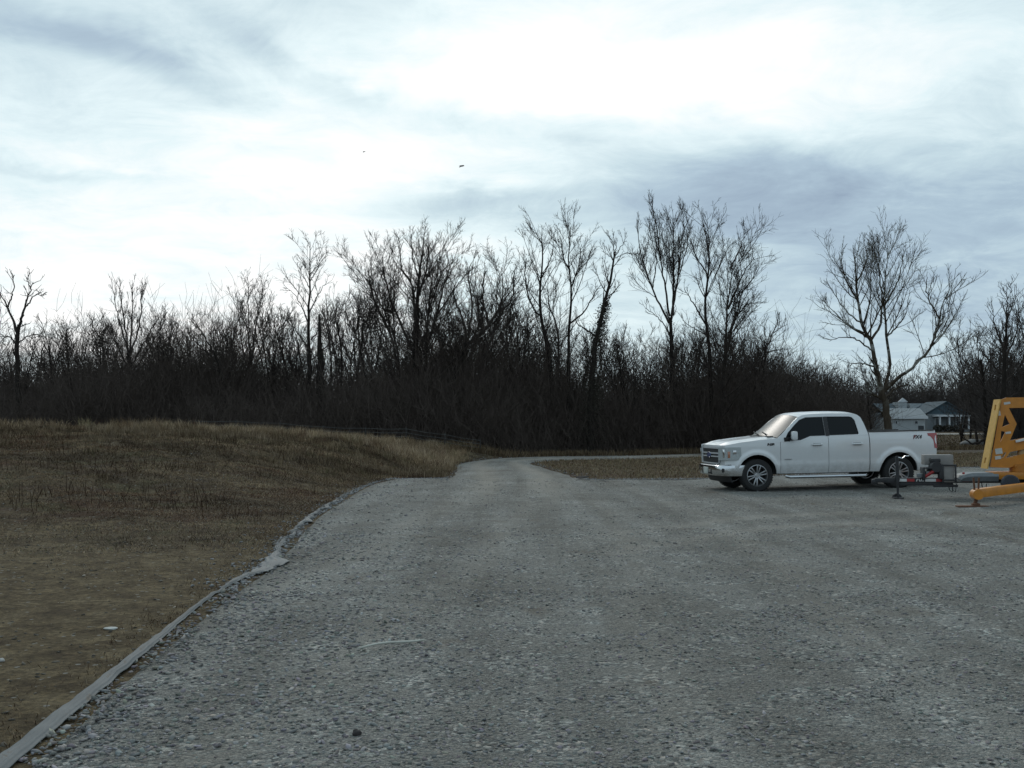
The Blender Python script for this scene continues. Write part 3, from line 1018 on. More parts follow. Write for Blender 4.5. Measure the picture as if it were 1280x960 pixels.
hero('bare_tree', 'small round-headed bare tree leaning right, last of the row before the lower wood', 'tree', 60,
     ([(948, 572), (951, 500), (957, 440)], 0.13, 0.06),
     [([(957, 440), (965, 418), (973, 398), (972, 385)], 0.05, 0.012), ([(957, 440), (978, 436), (990, 424)], 0.05, 0.012), ([(957, 436), (955, 410), (950, 392)], 0.04, 0.012),
      ([(966, 416), (984, 405), (990, 404)], 0.035, 0.012), ([(956, 450), (972, 458), (986, 456)], 0.035, 0.012)],
     RW, seed=12, l1max=1.1, d1=4.0)
hero('bare_sycamore', 'big lone bare sycamore with pale mottled boughs behind the bed of the white pickup', 'tree', 50,
     ([(1113, 567), (1111, 541), (1107.5, 506), (1102, 481), (1097, 456)], 0.26, 0.15),
     [([(1097, 456), (1092, 428), (1081, 406), (1076, 371), (1072, 321), (1070, 268)], 0.13, 0.012), ([(1092, 424), (1106, 403), (1109, 357), (1106, 275)], 0.08, 0.012),
      ([(1108, 490), (1115, 453), (1111, 410), (1111, 364), (1116, 311), (1122, 272)], 0.11, 0.012), ([(1109, 486), (1136, 460), (1157, 435), (1164, 396), (1171, 357), (1175, 326)], 0.11, 0.012),
      ([(1157, 433), (1182, 392), (1200, 366)], 0.06, 0.012), ([(1097, 458), (1072, 454), (1050, 462)], 0.06, 0.012), ([(1088, 421), (1054, 396), (1020, 374)], 0.06, 0.012),
      ([(1094, 438), (1061, 421), (1022, 431)], 0.055, 0.012), ([(1108, 496), (1132, 481), (1154, 483)], 0.07, 0.015), ([(1105, 500), (1090, 494), (1076, 497)], 0.045, 0.012),
      ([(1081, 406), (1056, 382), (1034, 346)], 0.055, 0.012), ([(1077, 378), (1058, 346), (1046, 300)], 0.06, 0.012), ([(1112, 380), (1130, 345), (1136, 300)], 0.06, 0.012),
      ([(1163, 400), (1148, 370), (1150, 330)], 0.05, 0.012), ([(1112, 420), (1135, 395), (1146, 360)], 0.055, 0.012), ([(1075, 350), (1088, 320), (1090, 285)], 0.05, 0.012),
      ([(1109, 512), (1118, 496), (1122, 488)], 0.06, 0.015), ([(1107, 520), (1099, 512), (1094, 518)], 0.05, 0.015)],
     mats=(M_SYC, M_SYC), seed=13, d1=3.2, d2=4.4, d3=6.5, l1=0.55, l1max=3.6, keep=.86, up=0.65, a1=44, a2=42, tw=0.0060)
hero('bare_tree', 'open-crowned bare tree with crooked limbs at the far left of the wood', 'tree', 55,
     ([(21, 540), (22, 490), (20, 426), (23, 405)], 0.20, 0.12),
     [([(23, 406), (29, 382), (40, 350), (48, 342)], 0.10, 0.015), ([(20, 416), (12, 391), (1, 368), (-8, 350)], 0.10, 0.015), ([(29, 384), (44, 370), (64, 362)], 0.06, 0.012),
      ([(10, 384), (17, 359), (12, 336)], 0.06, 0.012), ([(22, 428), (38, 418), (58, 422)], 0.05, 0.012), ([(20, 430), (6, 420), (-12, 422)], 0.06, 0.012), ([(36, 362), (30, 345), (28, 338)], 0.04, 0.012)],
     RW, seed=14, keep=.86, d1=2.8, d2=2.6, d3=2.8, l1max=1.5, wig=0.2, tw=0.0095)
hero('bare_tree', 'broom-shaped bare tree with many close upright stems, second from the left end of the wood', 'tree', 58,
     ([(165, 540), (164, 480), (163, 440)], 0.20, 0.14),
     [([(163, 445), (150, 400), (139, 352)], 0.08, 0.012), ([(163, 445), (157, 395), (151, 346)], 0.08, 0.012), ([(164, 440), (166, 395), (166, 346)], 0.08, 0.012),
      ([(165, 445), (176, 400), (178, 350)], 0.08, 0.012), ([(166, 455), (188, 410), (203, 380)], 0.07, 0.012), ([(165, 470), (190, 430), (216, 388)], 0.06, 0.012),
      ([(162, 460), (140, 420), (122, 398)], 0.08, 0.012), ([(161, 475), (136, 445), (116, 425)], 0.07, 0.012)],
     RW, seed=15, keep=.88, d1=3.8, l1max=1.9, l1=0.36, up=0.9, a1=26, a2=32)
hero('bare_tree', 'pale twiggy bare tree with four fine upright stems, left of the pointed dead trunk', 'tree', 62,
     ([(312, 540), (311, 480), (313, 440)], 0.16, 0.10),
     [([(312, 470), (300, 420), (293, 362)], 0.07, 0.012), ([(313, 445), (311, 395), (312, 346)], 0.07, 0.012), ([(314, 455), (322, 405), (332, 350)], 0.07, 0.012),
      ([(315, 470), (331, 430), (340, 375)], 0.05, 0.012), ([(311, 480), (290, 440), (284, 390)], 0.05, 0.012)],
     RW, seed=16, keep=.88, d1=3.8, l1max=1.8, up=0.7, a1=32)
hero('bare_tree', 'spire-topped bare tree with long arching lower boughs, just left of the fan-crowned tree', 'tree', 59,
     ([(388, 545), (387, 480), (385, 432), (386, 367), (386, 301)], 0.20, 0.015),
     [([(389, 440), (366, 408), (338, 384)], 0.08, 0.015), ([(384, 402), (369, 370), (347, 352)], 0.06, 0.012), ([(386, 390), (400, 362), (415, 342)], 0.06, 0.012),
      ([(387, 350), (397, 330), (401, 318)], 0.04, 0.012), ([(386, 360), (374, 335), (370, 322)], 0.04, 0.012), ([(388, 450), (415, 428), (436, 440), (448, 462)], 0.06, 0.012),
      ([(388, 425), (408, 400), (428, 388)], 0.06, 0.012)],
     RW, seed=17, d1=3.4, l1max=1.9)
# dead snag beside it
bs = at(402, 540, 57)
bs[2] = float(land(bs[0], bs[1])) - 0.1
top = at(399, 393, 57)
sn = empty('dead_trunk', bs)
tag(sn, 'branchless dead trunk tapering to a point among the bare trees', 'dead trunk')
pp = np.linspace(np.zeros(3), top - bs, 12)
pp[1:-1] += RNG.normal(0, 0.04, (10, 3))
V, F = tubes([(pp[None], np.linspace(0.42, 0.03, 12)[None], 9)])
np_obj('trunk', V, F, M_BARK, sn, smooth=True)
n = 2600
tt_ = RNG.uniform(0, 1, n)
C_ = (top - bs)[None] * tt_[:, None] + RNG.normal(0, 0.20, (n, 3)) * (1.05 - tt_)[:, None]
V, F = leaf_cloud(C_, RNG.uniform(0.04, 0.08, n))
np_obj('vine', V, F, M_VINE, sn)
hero('bare_tree', 'low bushy bare tree arching left, beside the bare tree with four upright stems', 'tree', 57,
     ([(285, 540), (280, 480), (268, 440)], 0.17, 0.10),
     [([(268, 440), (252, 410), (236, 388)], 0.07, 0.012), ([(272, 452), (245, 425), (230, 405)], 0.07, 0.012), ([(270, 445), (265, 410), (272, 385)], 0.06, 0.012), ([(276, 465), (248, 450), (232, 440)], 0.06, 0.012)],
     RW, seed=18, d1=5.0, l1max=1.2, d2=4)
# right-hand trees behind the yellow lift
hero('bare_tree', 'bushy dark bare tree with a tall twiggy top at the right edge of the photo', 'tree', 58,
     ([(1252, 566), (1253, 500), (1256, 440), (1258, 395)], 0.24, 0.06),
     [([(1257, 410), (1258, 378), (1256, 352)], 0.07, 0.012), ([(1256, 440), (1240, 405), (1236, 372)], 0.08, 0.012), ([(1256, 450), (1274, 410), (1278, 370)], 0.08, 0.012),
      ([(1254, 470), (1230, 440), (1216, 412)], 0.08, 0.012), ([(1254, 480), (1280, 450), (1295, 420)], 0.08, 0.012), ([(1253, 500), (1222, 480), (1198, 470)], 0.07, 0.012),
      ([(1253, 505), (1283, 485), (1302, 470)], 0.07, 0.012), ([(1257, 400), (1268, 372), (1268, 356)], 0.05, 0.012)],
     seed=19, d1=4.2, d2=4.2, d3=5, l1max=1.8)
hero('bare_tree', 'dark tree with a low bough curving down to the left, behind the lift', 'tree', 62,
     ([(1232, 566), (1232, 530), (1230, 490), (1226, 450)], 0.17, 0.08),
     [([(1231, 549), (1218, 554), (1205, 549), (1195, 538), (1184, 530)], 0.10, 0.02), ([(1229, 480), (1210, 450), (1200, 430)], 0.06, 0.012), ([(1228, 470), (1238, 440), (1242, 420)], 0.06, 0.012),
      ([(1231, 500), (1208, 490), (1190, 492)], 0.06, 0.012), ([(1195, 538), (1190, 525), (1192, 515)], 0.03, 0.01)],
     seed=20, d1=2.8, d2=4, l1max=1.5, t0=0.4)
hero('bare_tree', 'small dark bare tree behind the pickup cab, just left of the sycamore trunk', 'tree', 62,
     ([(1090, 566), (1088, 530), (1084, 490)], 0.10, 0.05),
     [([(1084, 490), (1078, 470), (1070, 458)], 0.04, 0.01), ([(1085, 500), (1092, 480), (1092, 462)], 0.04, 0.01), ([(1088, 525), (1075, 505), (1066, 492)], 0.04, 0.01)],
     seed=21, d1=4.8, l1max=1.0)


# rank-and-file trees: seven grown models, copied
def grow_model(seed, H, stems, lean, **opts):
    global RNG
    RNG = np.random.default_rng(seed)
    trunk, limbs = None, []
    for s in range(stems):
        n = 12
        d = unit(np.array([RNG.normal(0, lean), RNG.normal(0, lean), 1.0]))
        p = [np.zeros(3)]
        h = H * (1 if s == 0 else RNG.uniform(0.7, 0.95))
        for k in range(1, n):
            d = unit(d + RNG.normal(0, 0.07, 3) + np.array([0, 0, 0.06]))
            p.append(p[-1] + d * h / (n - 1))
        p = np.array(p)
        r = 0.012 + (0.0115 * H - 0.01) * np.linspace(1, 0, n) ** 0.9
        if s == 0:
            trunk = [(p, r)]
        else:
            limbs.append((p + trunk[0][0][1] * 0.3, r * 0.75))
    P, R = np.array([trunk[0][0]]), np.array([trunk[0][1]])
    B, BR = spawn(P, R, 1.0, 0.3, 0.9, 38, 0.42, 0.7, 0.08, 10, 0.6, 0.012, 1.2, 4)
    limbs += [(b, br) for b, br in zip(B, BR)]
    return trunk, limbs, opts


MODELS = []
for q, (sd, H, st_, ln_) in enumerate([(31, 8.0, 1, 0.05), (32, 7.2, 2, 0.14), (33, 8.6, 1, 0.08), (34, 6.6, 3, 0.2), (35, 7.6, 1, 0.12), (36, 6.2, 2, 0.2)]):
    MODELS.append(grow_model(sd, H, st_, ln_, d1=3.4, d2=4.6, d3=5.6, l1max=1.9))
FILL = [  # photo column, distance, height, model
    (-30, 58, 7.5, 0), (52, 64, 6.4, 3), (78, 60, 6.9, 1), (98, 57, 6.2, 5), (112, 66, 7.0, 2), (132, 62, 7.1, 4), (196, 63, 6.9, 1), (218, 58, 5.8, 3), (240, 66, 6.8, 5),
    (262, 68, 6.4, 2), (292, 60, 6.6, 3), (330, 66, 7.6, 0), (352, 61, 7.2, 1), (368, 69, 8.0, 4), (408, 62, 8.3, 2), (424, 66, 8.9, 0), (440, 59, 8.2, 4), (452, 68, 9.4, 1), (470, 63, 8.4, 3),
    (545, 66, 9.0, 2), (582, 68, 9.2, 0), (612, 63, 8.2, 1), (640, 60, 8.3, 4), (655, 67, 8.4, 3), (668, 62, 7.6, 5), (725, 66, 7.4, 2), (700, 70, 8.0, 0), (762, 61, 6.8, 4), (780, 66, 7.2, 3),
    (800, 60, 6.9, 1), (815, 68, 7.0, 5), (828, 63, 6.4, 0), (858, 66, 7.6, 4), (870, 61, 6.9, 3), (915, 65, 7.5, 2), (930, 60, 6.6, 5), (944, 68, 7.0, 1), (966, 64, 5.6, 3),
    (20, 62, 6.4, 1), (38, 70, 7.0, 4), (88, 72, 7.2, 0), (120, 60, 6.6, 3), (148, 68, 7.6, 2), (182, 66, 7.4, 5), (206, 70, 7.2, 4), (250, 61, 6.2, 1), (276, 72, 7.4, 2), (300, 66, 7.4, 4), (346, 63, 7.0, 5),
    (376, 62, 7.4, 3), (396, 70, 8.6, 1), (432, 72, 9.2, 3), (480, 70, 9.4, 2), (498, 64, 8.0, 5), (526, 70, 9.4, 4), (556, 61, 7.6, 3), (570, 72, 9.6, 1), (598, 66, 8.8, 5), (626, 70, 9.0, 2), (648, 72, 8.8, 4),
    (676, 68, 8.0, 3), (690, 64, 7.2, 1), (716, 61, 6.8, 5), (736, 70, 8.0, 4), (752, 66, 7.8, 2), (772, 70, 8.0, 1), (790, 62, 6.8, 5), (822, 72, 7.6, 3), (846, 61, 6.6, 1), (880, 70, 7.8, 2), (900, 62, 6.8, 5), (922, 71, 7.6, 3), (958, 70, 6.6, 4), (984, 62, 5.2, 5), (1004, 66, 5.0, 3), (1030, 64, 4.8, 1), (1056, 68, 5.0, 5),
    (1200, 84, 6.6, 3), (1222, 70, 7.8, 5), (1262, 63, 8.2, 3), (1280, 72, 9.0, 1), (1246, 66, 7.6, 0),
    (1290, 62, 8.2, 2), (1270, 68, 7.4, 0), (1212, 78, 7.0, 4), (1235, 72, 8.6, 1), (1310, 57, 8.6, 5)]
kind_label = ['single-trunk bare tree with a pointed top in the crowded row of the wood', 'twin-stemmed bare tree in the crowded row of the wood',
              'taller straight bare tree in the crowded row of the wood', 'low spreading three-stemmed bare tree in the crowded row of the wood',
              'slightly leaning bare tree in the crowded row of the wood', 'short twin-stemmed bare tree, thick with twigs, in the crowded row of the wood']
H0 = [8.0, 7.2, 8.6, 6.6, 7.6, 6.2]
protos = {}
fr = random.Random(4)
for u, Yd, H, q in FILL:
    x = (u - 640) / FOC * Yd
    z = float(land(x, Yd)) - 0.15
    if q not in protos:
        t_, l_, o_ = MODELS[q]
        root, _ = finish_tree('bare_tree', kind_label[q], 'tree', 'crowded bare trees of the wood', (x, Yd, z), t_, l_, o_)
        protos[q] = root
    else:
        src = protos[q]
        root = src.copy()
        COL.objects.link(root)
        for ch in src.children:
            c = ch.copy()
            COL.objects.link(c)
            c.parent = root
        root.location = (x, Yd, z)
    k = H / H0[q]
    root.scale = (k * 1.05, k * 1.05, k)
    root.rotation_euler = (0, 0, fr.uniform(0, 6.28))


# the tangle of brush under and between the trees, and the deeper wood
def tangle(name, label, boxes, mat, seed):
    """boxes: (n sticks, sampler of feet, height range, radius)"""
    global RNG
    RNG = np.random.default_rng(seed)
    groups = []
    for n, feet, (h0, h1), rad, spread_ in boxes:
        x, y = feet(n)
        z = land(x, y) - 0.1
        hmax = (h0 + (h1 - h0) * RNG.uniform(0, 1, len(x)) ** 1.3) * np.interp(640 + FOC * x / y, [-100, 0, 150, 250, 380, 500, 700, 800, 900, 1000, 1080, 1200, 1300], [1.0, .95, 1.2, 1.15, 1.05, 1.2, 1.3, 1.2, 1.2, .95, .85, 1, 1.1]) * (0.88 + 0.52 * fnoise(x, y * 0.5, 0.30, 3) + 0.28 * fnoise(x, y, 1.1, 8))
        st = RNG.uniform(0, 0.55, len(x)) * hmax
        st[RNG.uniform(size=len(x)) < 0.5] = 0
        if rad > 0.021 or h1 > 7:
            st[:] = 0
        P = np.empty((len(x), 4, 3))
        P[:, 0] = np.stack([x, y, z + st], 1)
        d = unit(np.stack([RNG.normal(0, spread_, len(x)), RNG.normal(0, spread_, len(x)), np.ones(len(x))], 1))
        ln = (hmax - st) * RNG.uniform(0.5, 1.0, len(x))
        for k in range(1, 4):
            d = unit(d + RNG.normal(0, 0.22, (len(x), 3)))
            P[:, k] = P[:, k - 1] + d * (ln / 3)[:, None]
        R = rad * RNG.uniform(0.4, 1.15, len(x))[:, None] * np.array([1, 0.8, 0.5, 0.2])[None]
        groups.append((P, R, 3))
        Q, QR = spawn(P, R, 1.5, 0.2, 1.0, 42, 0.5, 0.3, 0.2, 3, 0.6, rad * 0.36, 0.3, 1.4)
        groups.append((Q, QR, 3))
    V, F = tubes(groups)
    return tag(np_obj(name, V, F, mat), label, 'undergrowth', kind='stuff')


def row(y0, y1):
    def f(n):
        y = RNG.uniform(y0, y1, n)
        u = RNG.uniform(-0.62, 0.352, n)
        x = u * y
        lim = np.interp(x, [-60, -12, -3, 0, 2.9, 8, 20, 30], [50, 50, 51, 51.6, 53.4, 54.8, 57.2, 59.5])
        k = y > lim + RNG.uniform(0, 1.5, n)
        return x[k], y[k]
    return f


def row_right(y0, y1, a, b):
    def f(n):
        y = RNG.uniform(y0, y1, n)
        x = RNG.uniform(a, b, n) * y
        return x, y
    return f


M_BRUSH = bark_material('dark_brush', (0.056, 0.044, 0.037), (0.125, 0.100, 0.085))
M_FAR = bark_material('deep_wood', (0.055, 0.046, 0.042), (0.105, 0.090, 0.080))
tangle('brush_thicket', 'dark tangled brush filling the foot of the wood', [
    (26000, row(51.0, 60), (0.8, 4.6), 0.016, 0.45), (22000, row(56, 70), (2.0, 6.8), 0.020, 0.40), (2600, row(54, 68), (3.5, 6.2), 0.024, 0.20)], M_BRUSH, 51)
tangle('far_wood', 'dense dark wood far behind the trees and houses', [
    (9000, row(70, 95), (3.0, 7.2), 0.040, 0.35), (10000, row_right(160, 200, 0.20, 0.66), (6.0, 14.5), 0.085, 0.28),
    (7000, row_right(60, 84, 0.485, 0.66), (1.8, 7.5), 0.030, 0.4), (3500, row_right(120, 150, 0.22, 0.345), (2.0, 10), 0.07, 0.3)], M_FAR, 52)
RNG = np.random.default_rng(77)

# ------------------------------------------------------------------ white pickup truck
M_PAINT = simple('white_pearl_paint', (0.66, 0.67, 0.67), 0.30, 0.0, 0.02, 3, coat=0.6)
pn = Nodes(M_PAINT.node_tree)
pb_ = pn.n['Principled BSDF']
ptc = pn.new('ShaderNodeTexCoord').outputs['Object']
psp = pn.new('ShaderNodeSeparateXYZ')
pn.l.new(ptc, psp.inputs[0])
low = pn.mapr(psp.outputs[2], 0.95, 0.42)
spl = pn.mapr(pn.noise(ptc, 7, 6, 0.7), 0.35, 0.68)
old = pb_.inputs['Base Color'].links[0].from_socket
pn.l.new(pn.mix(pn.math('MULTIPLY', pn.math('MULTIPLY', low, spl), 0.32), old, (0.27, 0.25, 0.22)), pb_.inputs['Base Color'])
M_CHROME = simple('chrome', (0.62, 0.63, 0.64), 0.16, 1.0, 0.04)
M_ALLOY = simple('machined_alloy', (0.42, 0.43, 0.44), 0.3, 0.9, 0.06)
M_BLACK = simple('black_plastic', (0.012, 0.012, 0.013), 0.55, 0, 0.2)
M_RUBBER = simple('tyre_rubber', (0.018, 0.018, 0.018), 0.85, 0, 0.25, 30, bump=0.3)
M_GLASS = simple('tinted_glass', (0.004, 0.006, 0.007), 0.06, 0, 0.1, spec=0.22)
M_WIND = simple('windscreen_glass', (0.040, 0.052, 0.052), 0.28, 0, 0.1, spec=0.12)
M_LAMP = simple('headlight_lens', (0.40, 0.43, 0.43), 0.15, 0.0, 0.15, 20, coat=1)
M_AMBER = simple('amber_reflector', (0.40, 0.17, 0.10), 0.2, 0, 0.1, coat=1)
M_RED = simple('red_lens', (0.30, 0.012, 0.010), 0.18, 0, 0.15, coat=1)
M_DECAL_R = simple('red_decal', (0.16, 0.012, 0.015), 0.5)
M_DECAL_K = simple('charcoal_decal', (0.03, 0.03, 0.032), 0.5)
M_UNDER = simple('dirty_underbody', (0.016, 0.015, 0.014), 0.9)

TR = (6.02, 24.75)
YAW = R_(7.0)
truck = empty('pickup_truck', (TR[0] + 0.0, TR[1], 0), (0, R_(-0.9), YAW))
tag(truck, 'white crew cab pickup truck with dark windows parked on the gravel lot', 'pickup truck')
# origin: the near front wheel's contact point; body drawn with x = metres behind the front bumper
OX, OY = 0.95, 0.87
truck.location = (TR[0], TR[1], float(land(TR[0], TR[1])) + 0.0)
TM = Matrix.Translation((-OX, OY, 0))


def tp(x, y, z):
    return (x - OX, y + OY, z)


WZ = [.40, .50, .58, .66, .74, .84, 1.0, 1.13, 1.24, 1.33, 1.45]
WW = [.90, .945, .965, .985, .978, .985, .995, .995, .985, .965, .955]


def Sy(x, z):
    w = np.interp(z, WZ, WW) if z <= 1.33 else .965 - .34 * (z - 1.33)
    if x < 0.8:
        w *= 1 - 0.10 * ((0.8 - x) / 0.8) ** 2
    if x > 5.3:
        w *= 1 - 0.03 * ((x - 5.3) / 0.4) ** 2
    return float(w)


ARCH = [(0.95, 0.41, 0.505), (4.63, 0.41, 0.505)]


def panel(x0, x1, zt, zb, side, parent_name, mat=M_PAINT, thick=0.035, inset=0.0):
    xs = set(np.linspace(x0, x1, max(6, int((x1 - x0) / 0.045))).tolist())
    for xc, zc, R in ARCH:
        for a in np.linspace(0, math.pi, 33):
            xx = xc + R * math.cos(a)
            if x0 < xx < x1:
                xs.add(xx)
    xs = sorted(xs)
    G = []
    for x in xs:
        b = zb(x)
        for xc, zc, R in ARCH:
            if abs(x - xc) < R:
                b = max(b, zc + math.sqrt(R * R - (x - xc) ** 2))
        t = zt(x)
        colm = []
        for k in range(17):
            z = b + (t - b) * k / 16
            y = Sy(x, z)
            for xc, zc, R in ARCH:
                d = math.hypot(x - xc, z - zc)
                y += 0.045 * float(1 - sstep(R + 0.05, R + 0.13, d))
            colm.append(tp(x, side * (y - inset), z))
        G.append(colm)
    bm = bmesh.new()
    add_shell(bm, G, (0, -side * thick, 0))
    return bm_obj(parent_name, bm, mat, truck, 'auto')


hoodz = lambda x: float(np.interp(x, [0.0, .10, .2, .5, 1.0, 1.45, 1.60], [1.11, 1.135, 1.16, 1.215, 1.27, 1.305, 1.315]))
belt = lambda x: float(np.interp(x, [1.56, 2.10, 2.36, 2.6, 3.9], [1.215, 1.225, 1.325, 1.335, 1.35]))
sill = lambda x: 0.435
for side in (-1, 1):
    panel(0.16, 1.555, hoodz, lambda x: float(np.interp(x, [0, .3, .62], [.68, .68, .44])) if x < .62 else .44, side, 'fender')
    d1 = panel(1.567, 2.80, belt, sill, side, 'front_door')
    d2 = panel(2.812, 3.868, belt, sill, side, 'rear_door')
    panel(3.892, 5.66, lambda x: 1.425 + 0.01 * (x - 3.9), lambda x: float(np.interp(x, [3.9, 5.1, 5.66], [.44, .44, .58])), side, 'bed_side')
    for par, xh in ((d1, 2.50), (d2, 3.55)):
        bm = bmesh.new()
        yb = Sy(xh, 1.13)
        add_tube(bm, [tp(xh - .13, side * (yb + .005), 1.135), tp(xh - .10, side * (yb + .045), 1.137), tp(xh + .10, side * (yb + .045), 1.14), tp(xh + .13, side * (yb + .005), 1.14)], 0.019, 8)
        bm_obj('door_handle', bm, M_PAINT, par, 'auto')
        bm = bmesh.new()
        add_box(bm, tp(xh, side * (yb + .002), 1.137), (.20, .012, .075), None, .004)
        bm_obj('handle_recess', bm, simple('handle_recess', (0.32, 0.33, 0.33), 0.4) if 'handle_recess' not in bpy.data.materials else bpy.data.materials['handle_recess'], par, 'auto')
    # lower body moulding
    # greenhouse side: pillars and roof rail with two window openings
    outer = [(1.50, 1.315), (1.62, 1.40), (1.80, 1.56), (1.98, 1.72), (2.10, 1.815), (2.22, 1.868), (2.45, 1.895), (3.00, 1.905), (3.50, 1.893), (3.66, 1.865), (3.74, 1.80), (3.80, 1.65), (3.86, 1.42), (3.87, 1.352), (2.6, 1.337), (2.36, 1.327), (2.10, 1.228), (1.56, 1.217)]
    win1 = [(1.665, 1.24), (2.085, 1.25), (2.345, 1.345), (2.745, 1.352), (2.745, 1.825), (2.30, 1.815), (2.13, 1.755), (1.98, 1.63), (1.78, 1.44)]
    win2 = [(2.845, 1.355), (3.60, 1.372), (3.625, 1.40), (3.58, 1.72), (3.52, 1.80), (3.45, 1.822), (2.845, 1.828)]
    bm = bmesh.new()
    add_plate(bm, outer, [win1, win2], lambda a, b: tp(a, side * (Sy(a, b) - 0.004), b), (0, -side * .045, 0))
    gh = bm_obj('cab_pillars', bm, M_PAINT, truck)
    for w, nm, par in ((win1, 'front_window', d1), (win2, 'rear_window', d2)):
        bm = bmesh.new()
        cx, cz = sum(p[0] for p in w) / len(w), sum(p[1] for p in w) / len(w)
        big = [(cx + (a - cx) * 1.03, cz + (b - cz) * 1.05) for a, b in w]
        add_plate(bm, big, [], lambda a, b: tp(a, side * (Sy(a, b) - 0.020), b), (0, -side * .006, 0))
        bm_obj(nm, bm, M_GLASS, par)
    # black pillar between the windows and black trim round the glass
    bm = bmesh.new()
    for w in (win1, win2):
        cx, cz = sum(p[0] for p in w) / len(w), sum(p[1] for p in w) / len(w)
        inn = [(cx + (a - cx) * 0.965, cz + (b - cz) * 0.93) for a, b in w]
        add_plate(bm, w, [inn], lambda a, b: tp(a, side * (Sy(a, b) - 0.010), b), (0, -side * .012, 0))
    add_plate(bm, [(2.748, 1.345), (2.842, 1.348), (2.842, 1.828), (2.748, 1.825)], [], lambda a, b: tp(a, side * (Sy(a, b) + 0.002), b), (0, -side * .01, 0))
    bm_obj('window_trim', bm, M_BLACK, truck)
    # mirror
    bm = bmesh.new()
    add_box(bm, tp(1.86, side * 1.14, 1.37), (.13, .25, .215), Matrix.Rotation(side * R_(10), 3, 'Z'), .045)
    mir = bm_obj('mirror', bm, M_PAINT, d1, 'auto')
    bm = bmesh.new()
    add_beam(bm, tp(1.84, side * .93, 1.28), tp(1.86, side * 1.10, 1.285), .09, .05, .012)
    add_box(bm, tp(1.735, side * (Sy(1.73, 1.26) - .002), 1.275), (.15, .03, .10), None, .01)
    bm_obj('mirror_arm', bm, M_BLACK, mir, 'auto')
    # running board
    bm = bmesh.new()
    add_tube(bm, [tp(1.72, side * .90, .37), tp(1.78, side * .97, .35), tp(2.6, side * .985, .35), tp(3.75, side * .985, .35), tp(3.82, side * .9, .37)], .040, 10)
    bm_obj('running_board', bm, M_CHROME, truck, 'auto')
    # wheel wells
    for xc, zc, R in ARCH:
        bm = bmesh.new()
        pr = [(xc + (R + .012) * math.cos(a), zc + (R + .012) * math.sin(a)) for a in np.linspace(0.05, math.pi - .05, 20)]
        A = [bm.verts.new(tp(a, side * .955, b)) for a, b in pr]
        Bv = [bm.verts.new(tp(a, side * .50, b)) for a, b in pr]
        for i in range(19):
            bm.faces.new((A[i], A[i + 1], Bv[i + 1], Bv[i]))
        bm.faces.new(Bv)
        bm_obj('wheel_well', bm, M_UNDER, truck)
    # headlight: wraps from the grille round on to the fender
    path = [(.082, .655), (.094, .72), (.112, .80), (.132, .87), (.150, .925), (.175, .952)] + [(x_, Sy(x_, 1.0) + .008) for x_ in (.25, .36, .47, .54)]
    G = []
    for i, (x, y) in enumerate(path):
        f = i / (len(path) - 1)
        zb_, zt_ = .78 + .02 * f + (.10 if i == len(path) - 1 else 0), hoodz(x) - .02 - .0 * f
        zt_ = min(zt_, 1.105)
        G.append([tp(x - .004, side * (y + .004), zb_ + (zt_ - zb_) * k / 5) for k in range(6)])
    bm = bmesh.new()
    add_shell(bm, G, (.03, -side * .02, 0))
    hl = bm_obj('headlight', bm, M_LAMP, truck, 'auto')
    bm = bmesh.new()
    add_box(bm, tp(.136, side * .90, .955), (.012, .07, .20), Matrix.Rotation(-side * R_(20), 3, 'Z'), .004)
    bm_obj('lamp_reflector', bm, M_CHROME, hl, 'auto')
    bm = bmesh.new()
    add_box(bm, tp(.40, side * (Sy(.40, 1.0) + .012), .985), (.12, .012, .09), Matrix.Rotation(-side * R_(5), 3, 'Z'), .004)
    bm_obj('lamp_reflector', bm, M_CHROME, hl, 'auto')
    bm = bmesh.new()
    add_box(bm, tp(.265, side * (Sy(.265, .95) + .013), .925), (.10, .012, .16), Matrix.Rotation(-side * R_(6), 3, 'Z'), .004)
    bm_obj('side_marker', bm, M_AMBER, hl, 'auto')
    # tail light: side lens shaped like a wide-topped L, wrapping on to the tailgate corner
    bm = bmesh.new()
    add_plate(bm, [(5.43, 1.372), (5.672, 1.374), (5.672, .995), (5.60, .995), (5.575, 1.20), (5.50, 1.29), (5.44, 1.31)], [], lambda a, b: tp(a, side * (Sy(a, b) + .008), b), (0, -side * .03, 0))
    tl = bm_obj('tail_light', bm, M_RED, truck)
    bm = bmesh.new()
    add_box(bm, tp(5.69, side * .86, 1.185), (.03, .13, .37), None, .01)
    bm_obj('rear_lens', bm, M_RED, tl, 'auto')

# front fascia, grille, bumpers, hood, roof, glass
def xf(y):
    return 0.07 + 0.10 * abs(y / .9) ** 3


bm = bmesh.new()
G = [[tp(xf(y) + .03, y, .60 + (hoodz(.12) - .585) * k / 6) for k in range(7)] for y in np.linspace(-.88, .88, 25)]
add_shell(bm, G, (.05, 0, 0))
bm_obj('front_panel', bm, M_PAINT, truck, 'auto')
bm = bmesh.new()
G = []
for y in np.linspace(-.66, .66, 31):
    e_ = max(0, (abs(y) - .59) / .07)
    G.append([tp(xf(y) + .012, y, .68 + .10 * e_ + (.42 - .16 * e_) * k / 5) for k in range(6)])
add_shell(bm, G, (.02, 0, 0))
grille = bm_obj('grille', bm, M_BLACK, truck)
bm = bmesh.new()
for zc, hh, wd in ((1.082, .028, .63), (.955, .036, .64), (.875, .030, .64), (.705, .026, .60)):
    G = [[tp(xf(y) - .012, y, zc - hh / 2 + hh * k / 2) for k in range(3)] for y in np.linspace(-wd, wd, 19)]
    add_shell(bm, G, (.03, 0, 0))
for s in (-1, 1):
    add_box(bm, tp(xf(.655) + .0, s * .645, .89), (.04, .035, .36), None, .01)
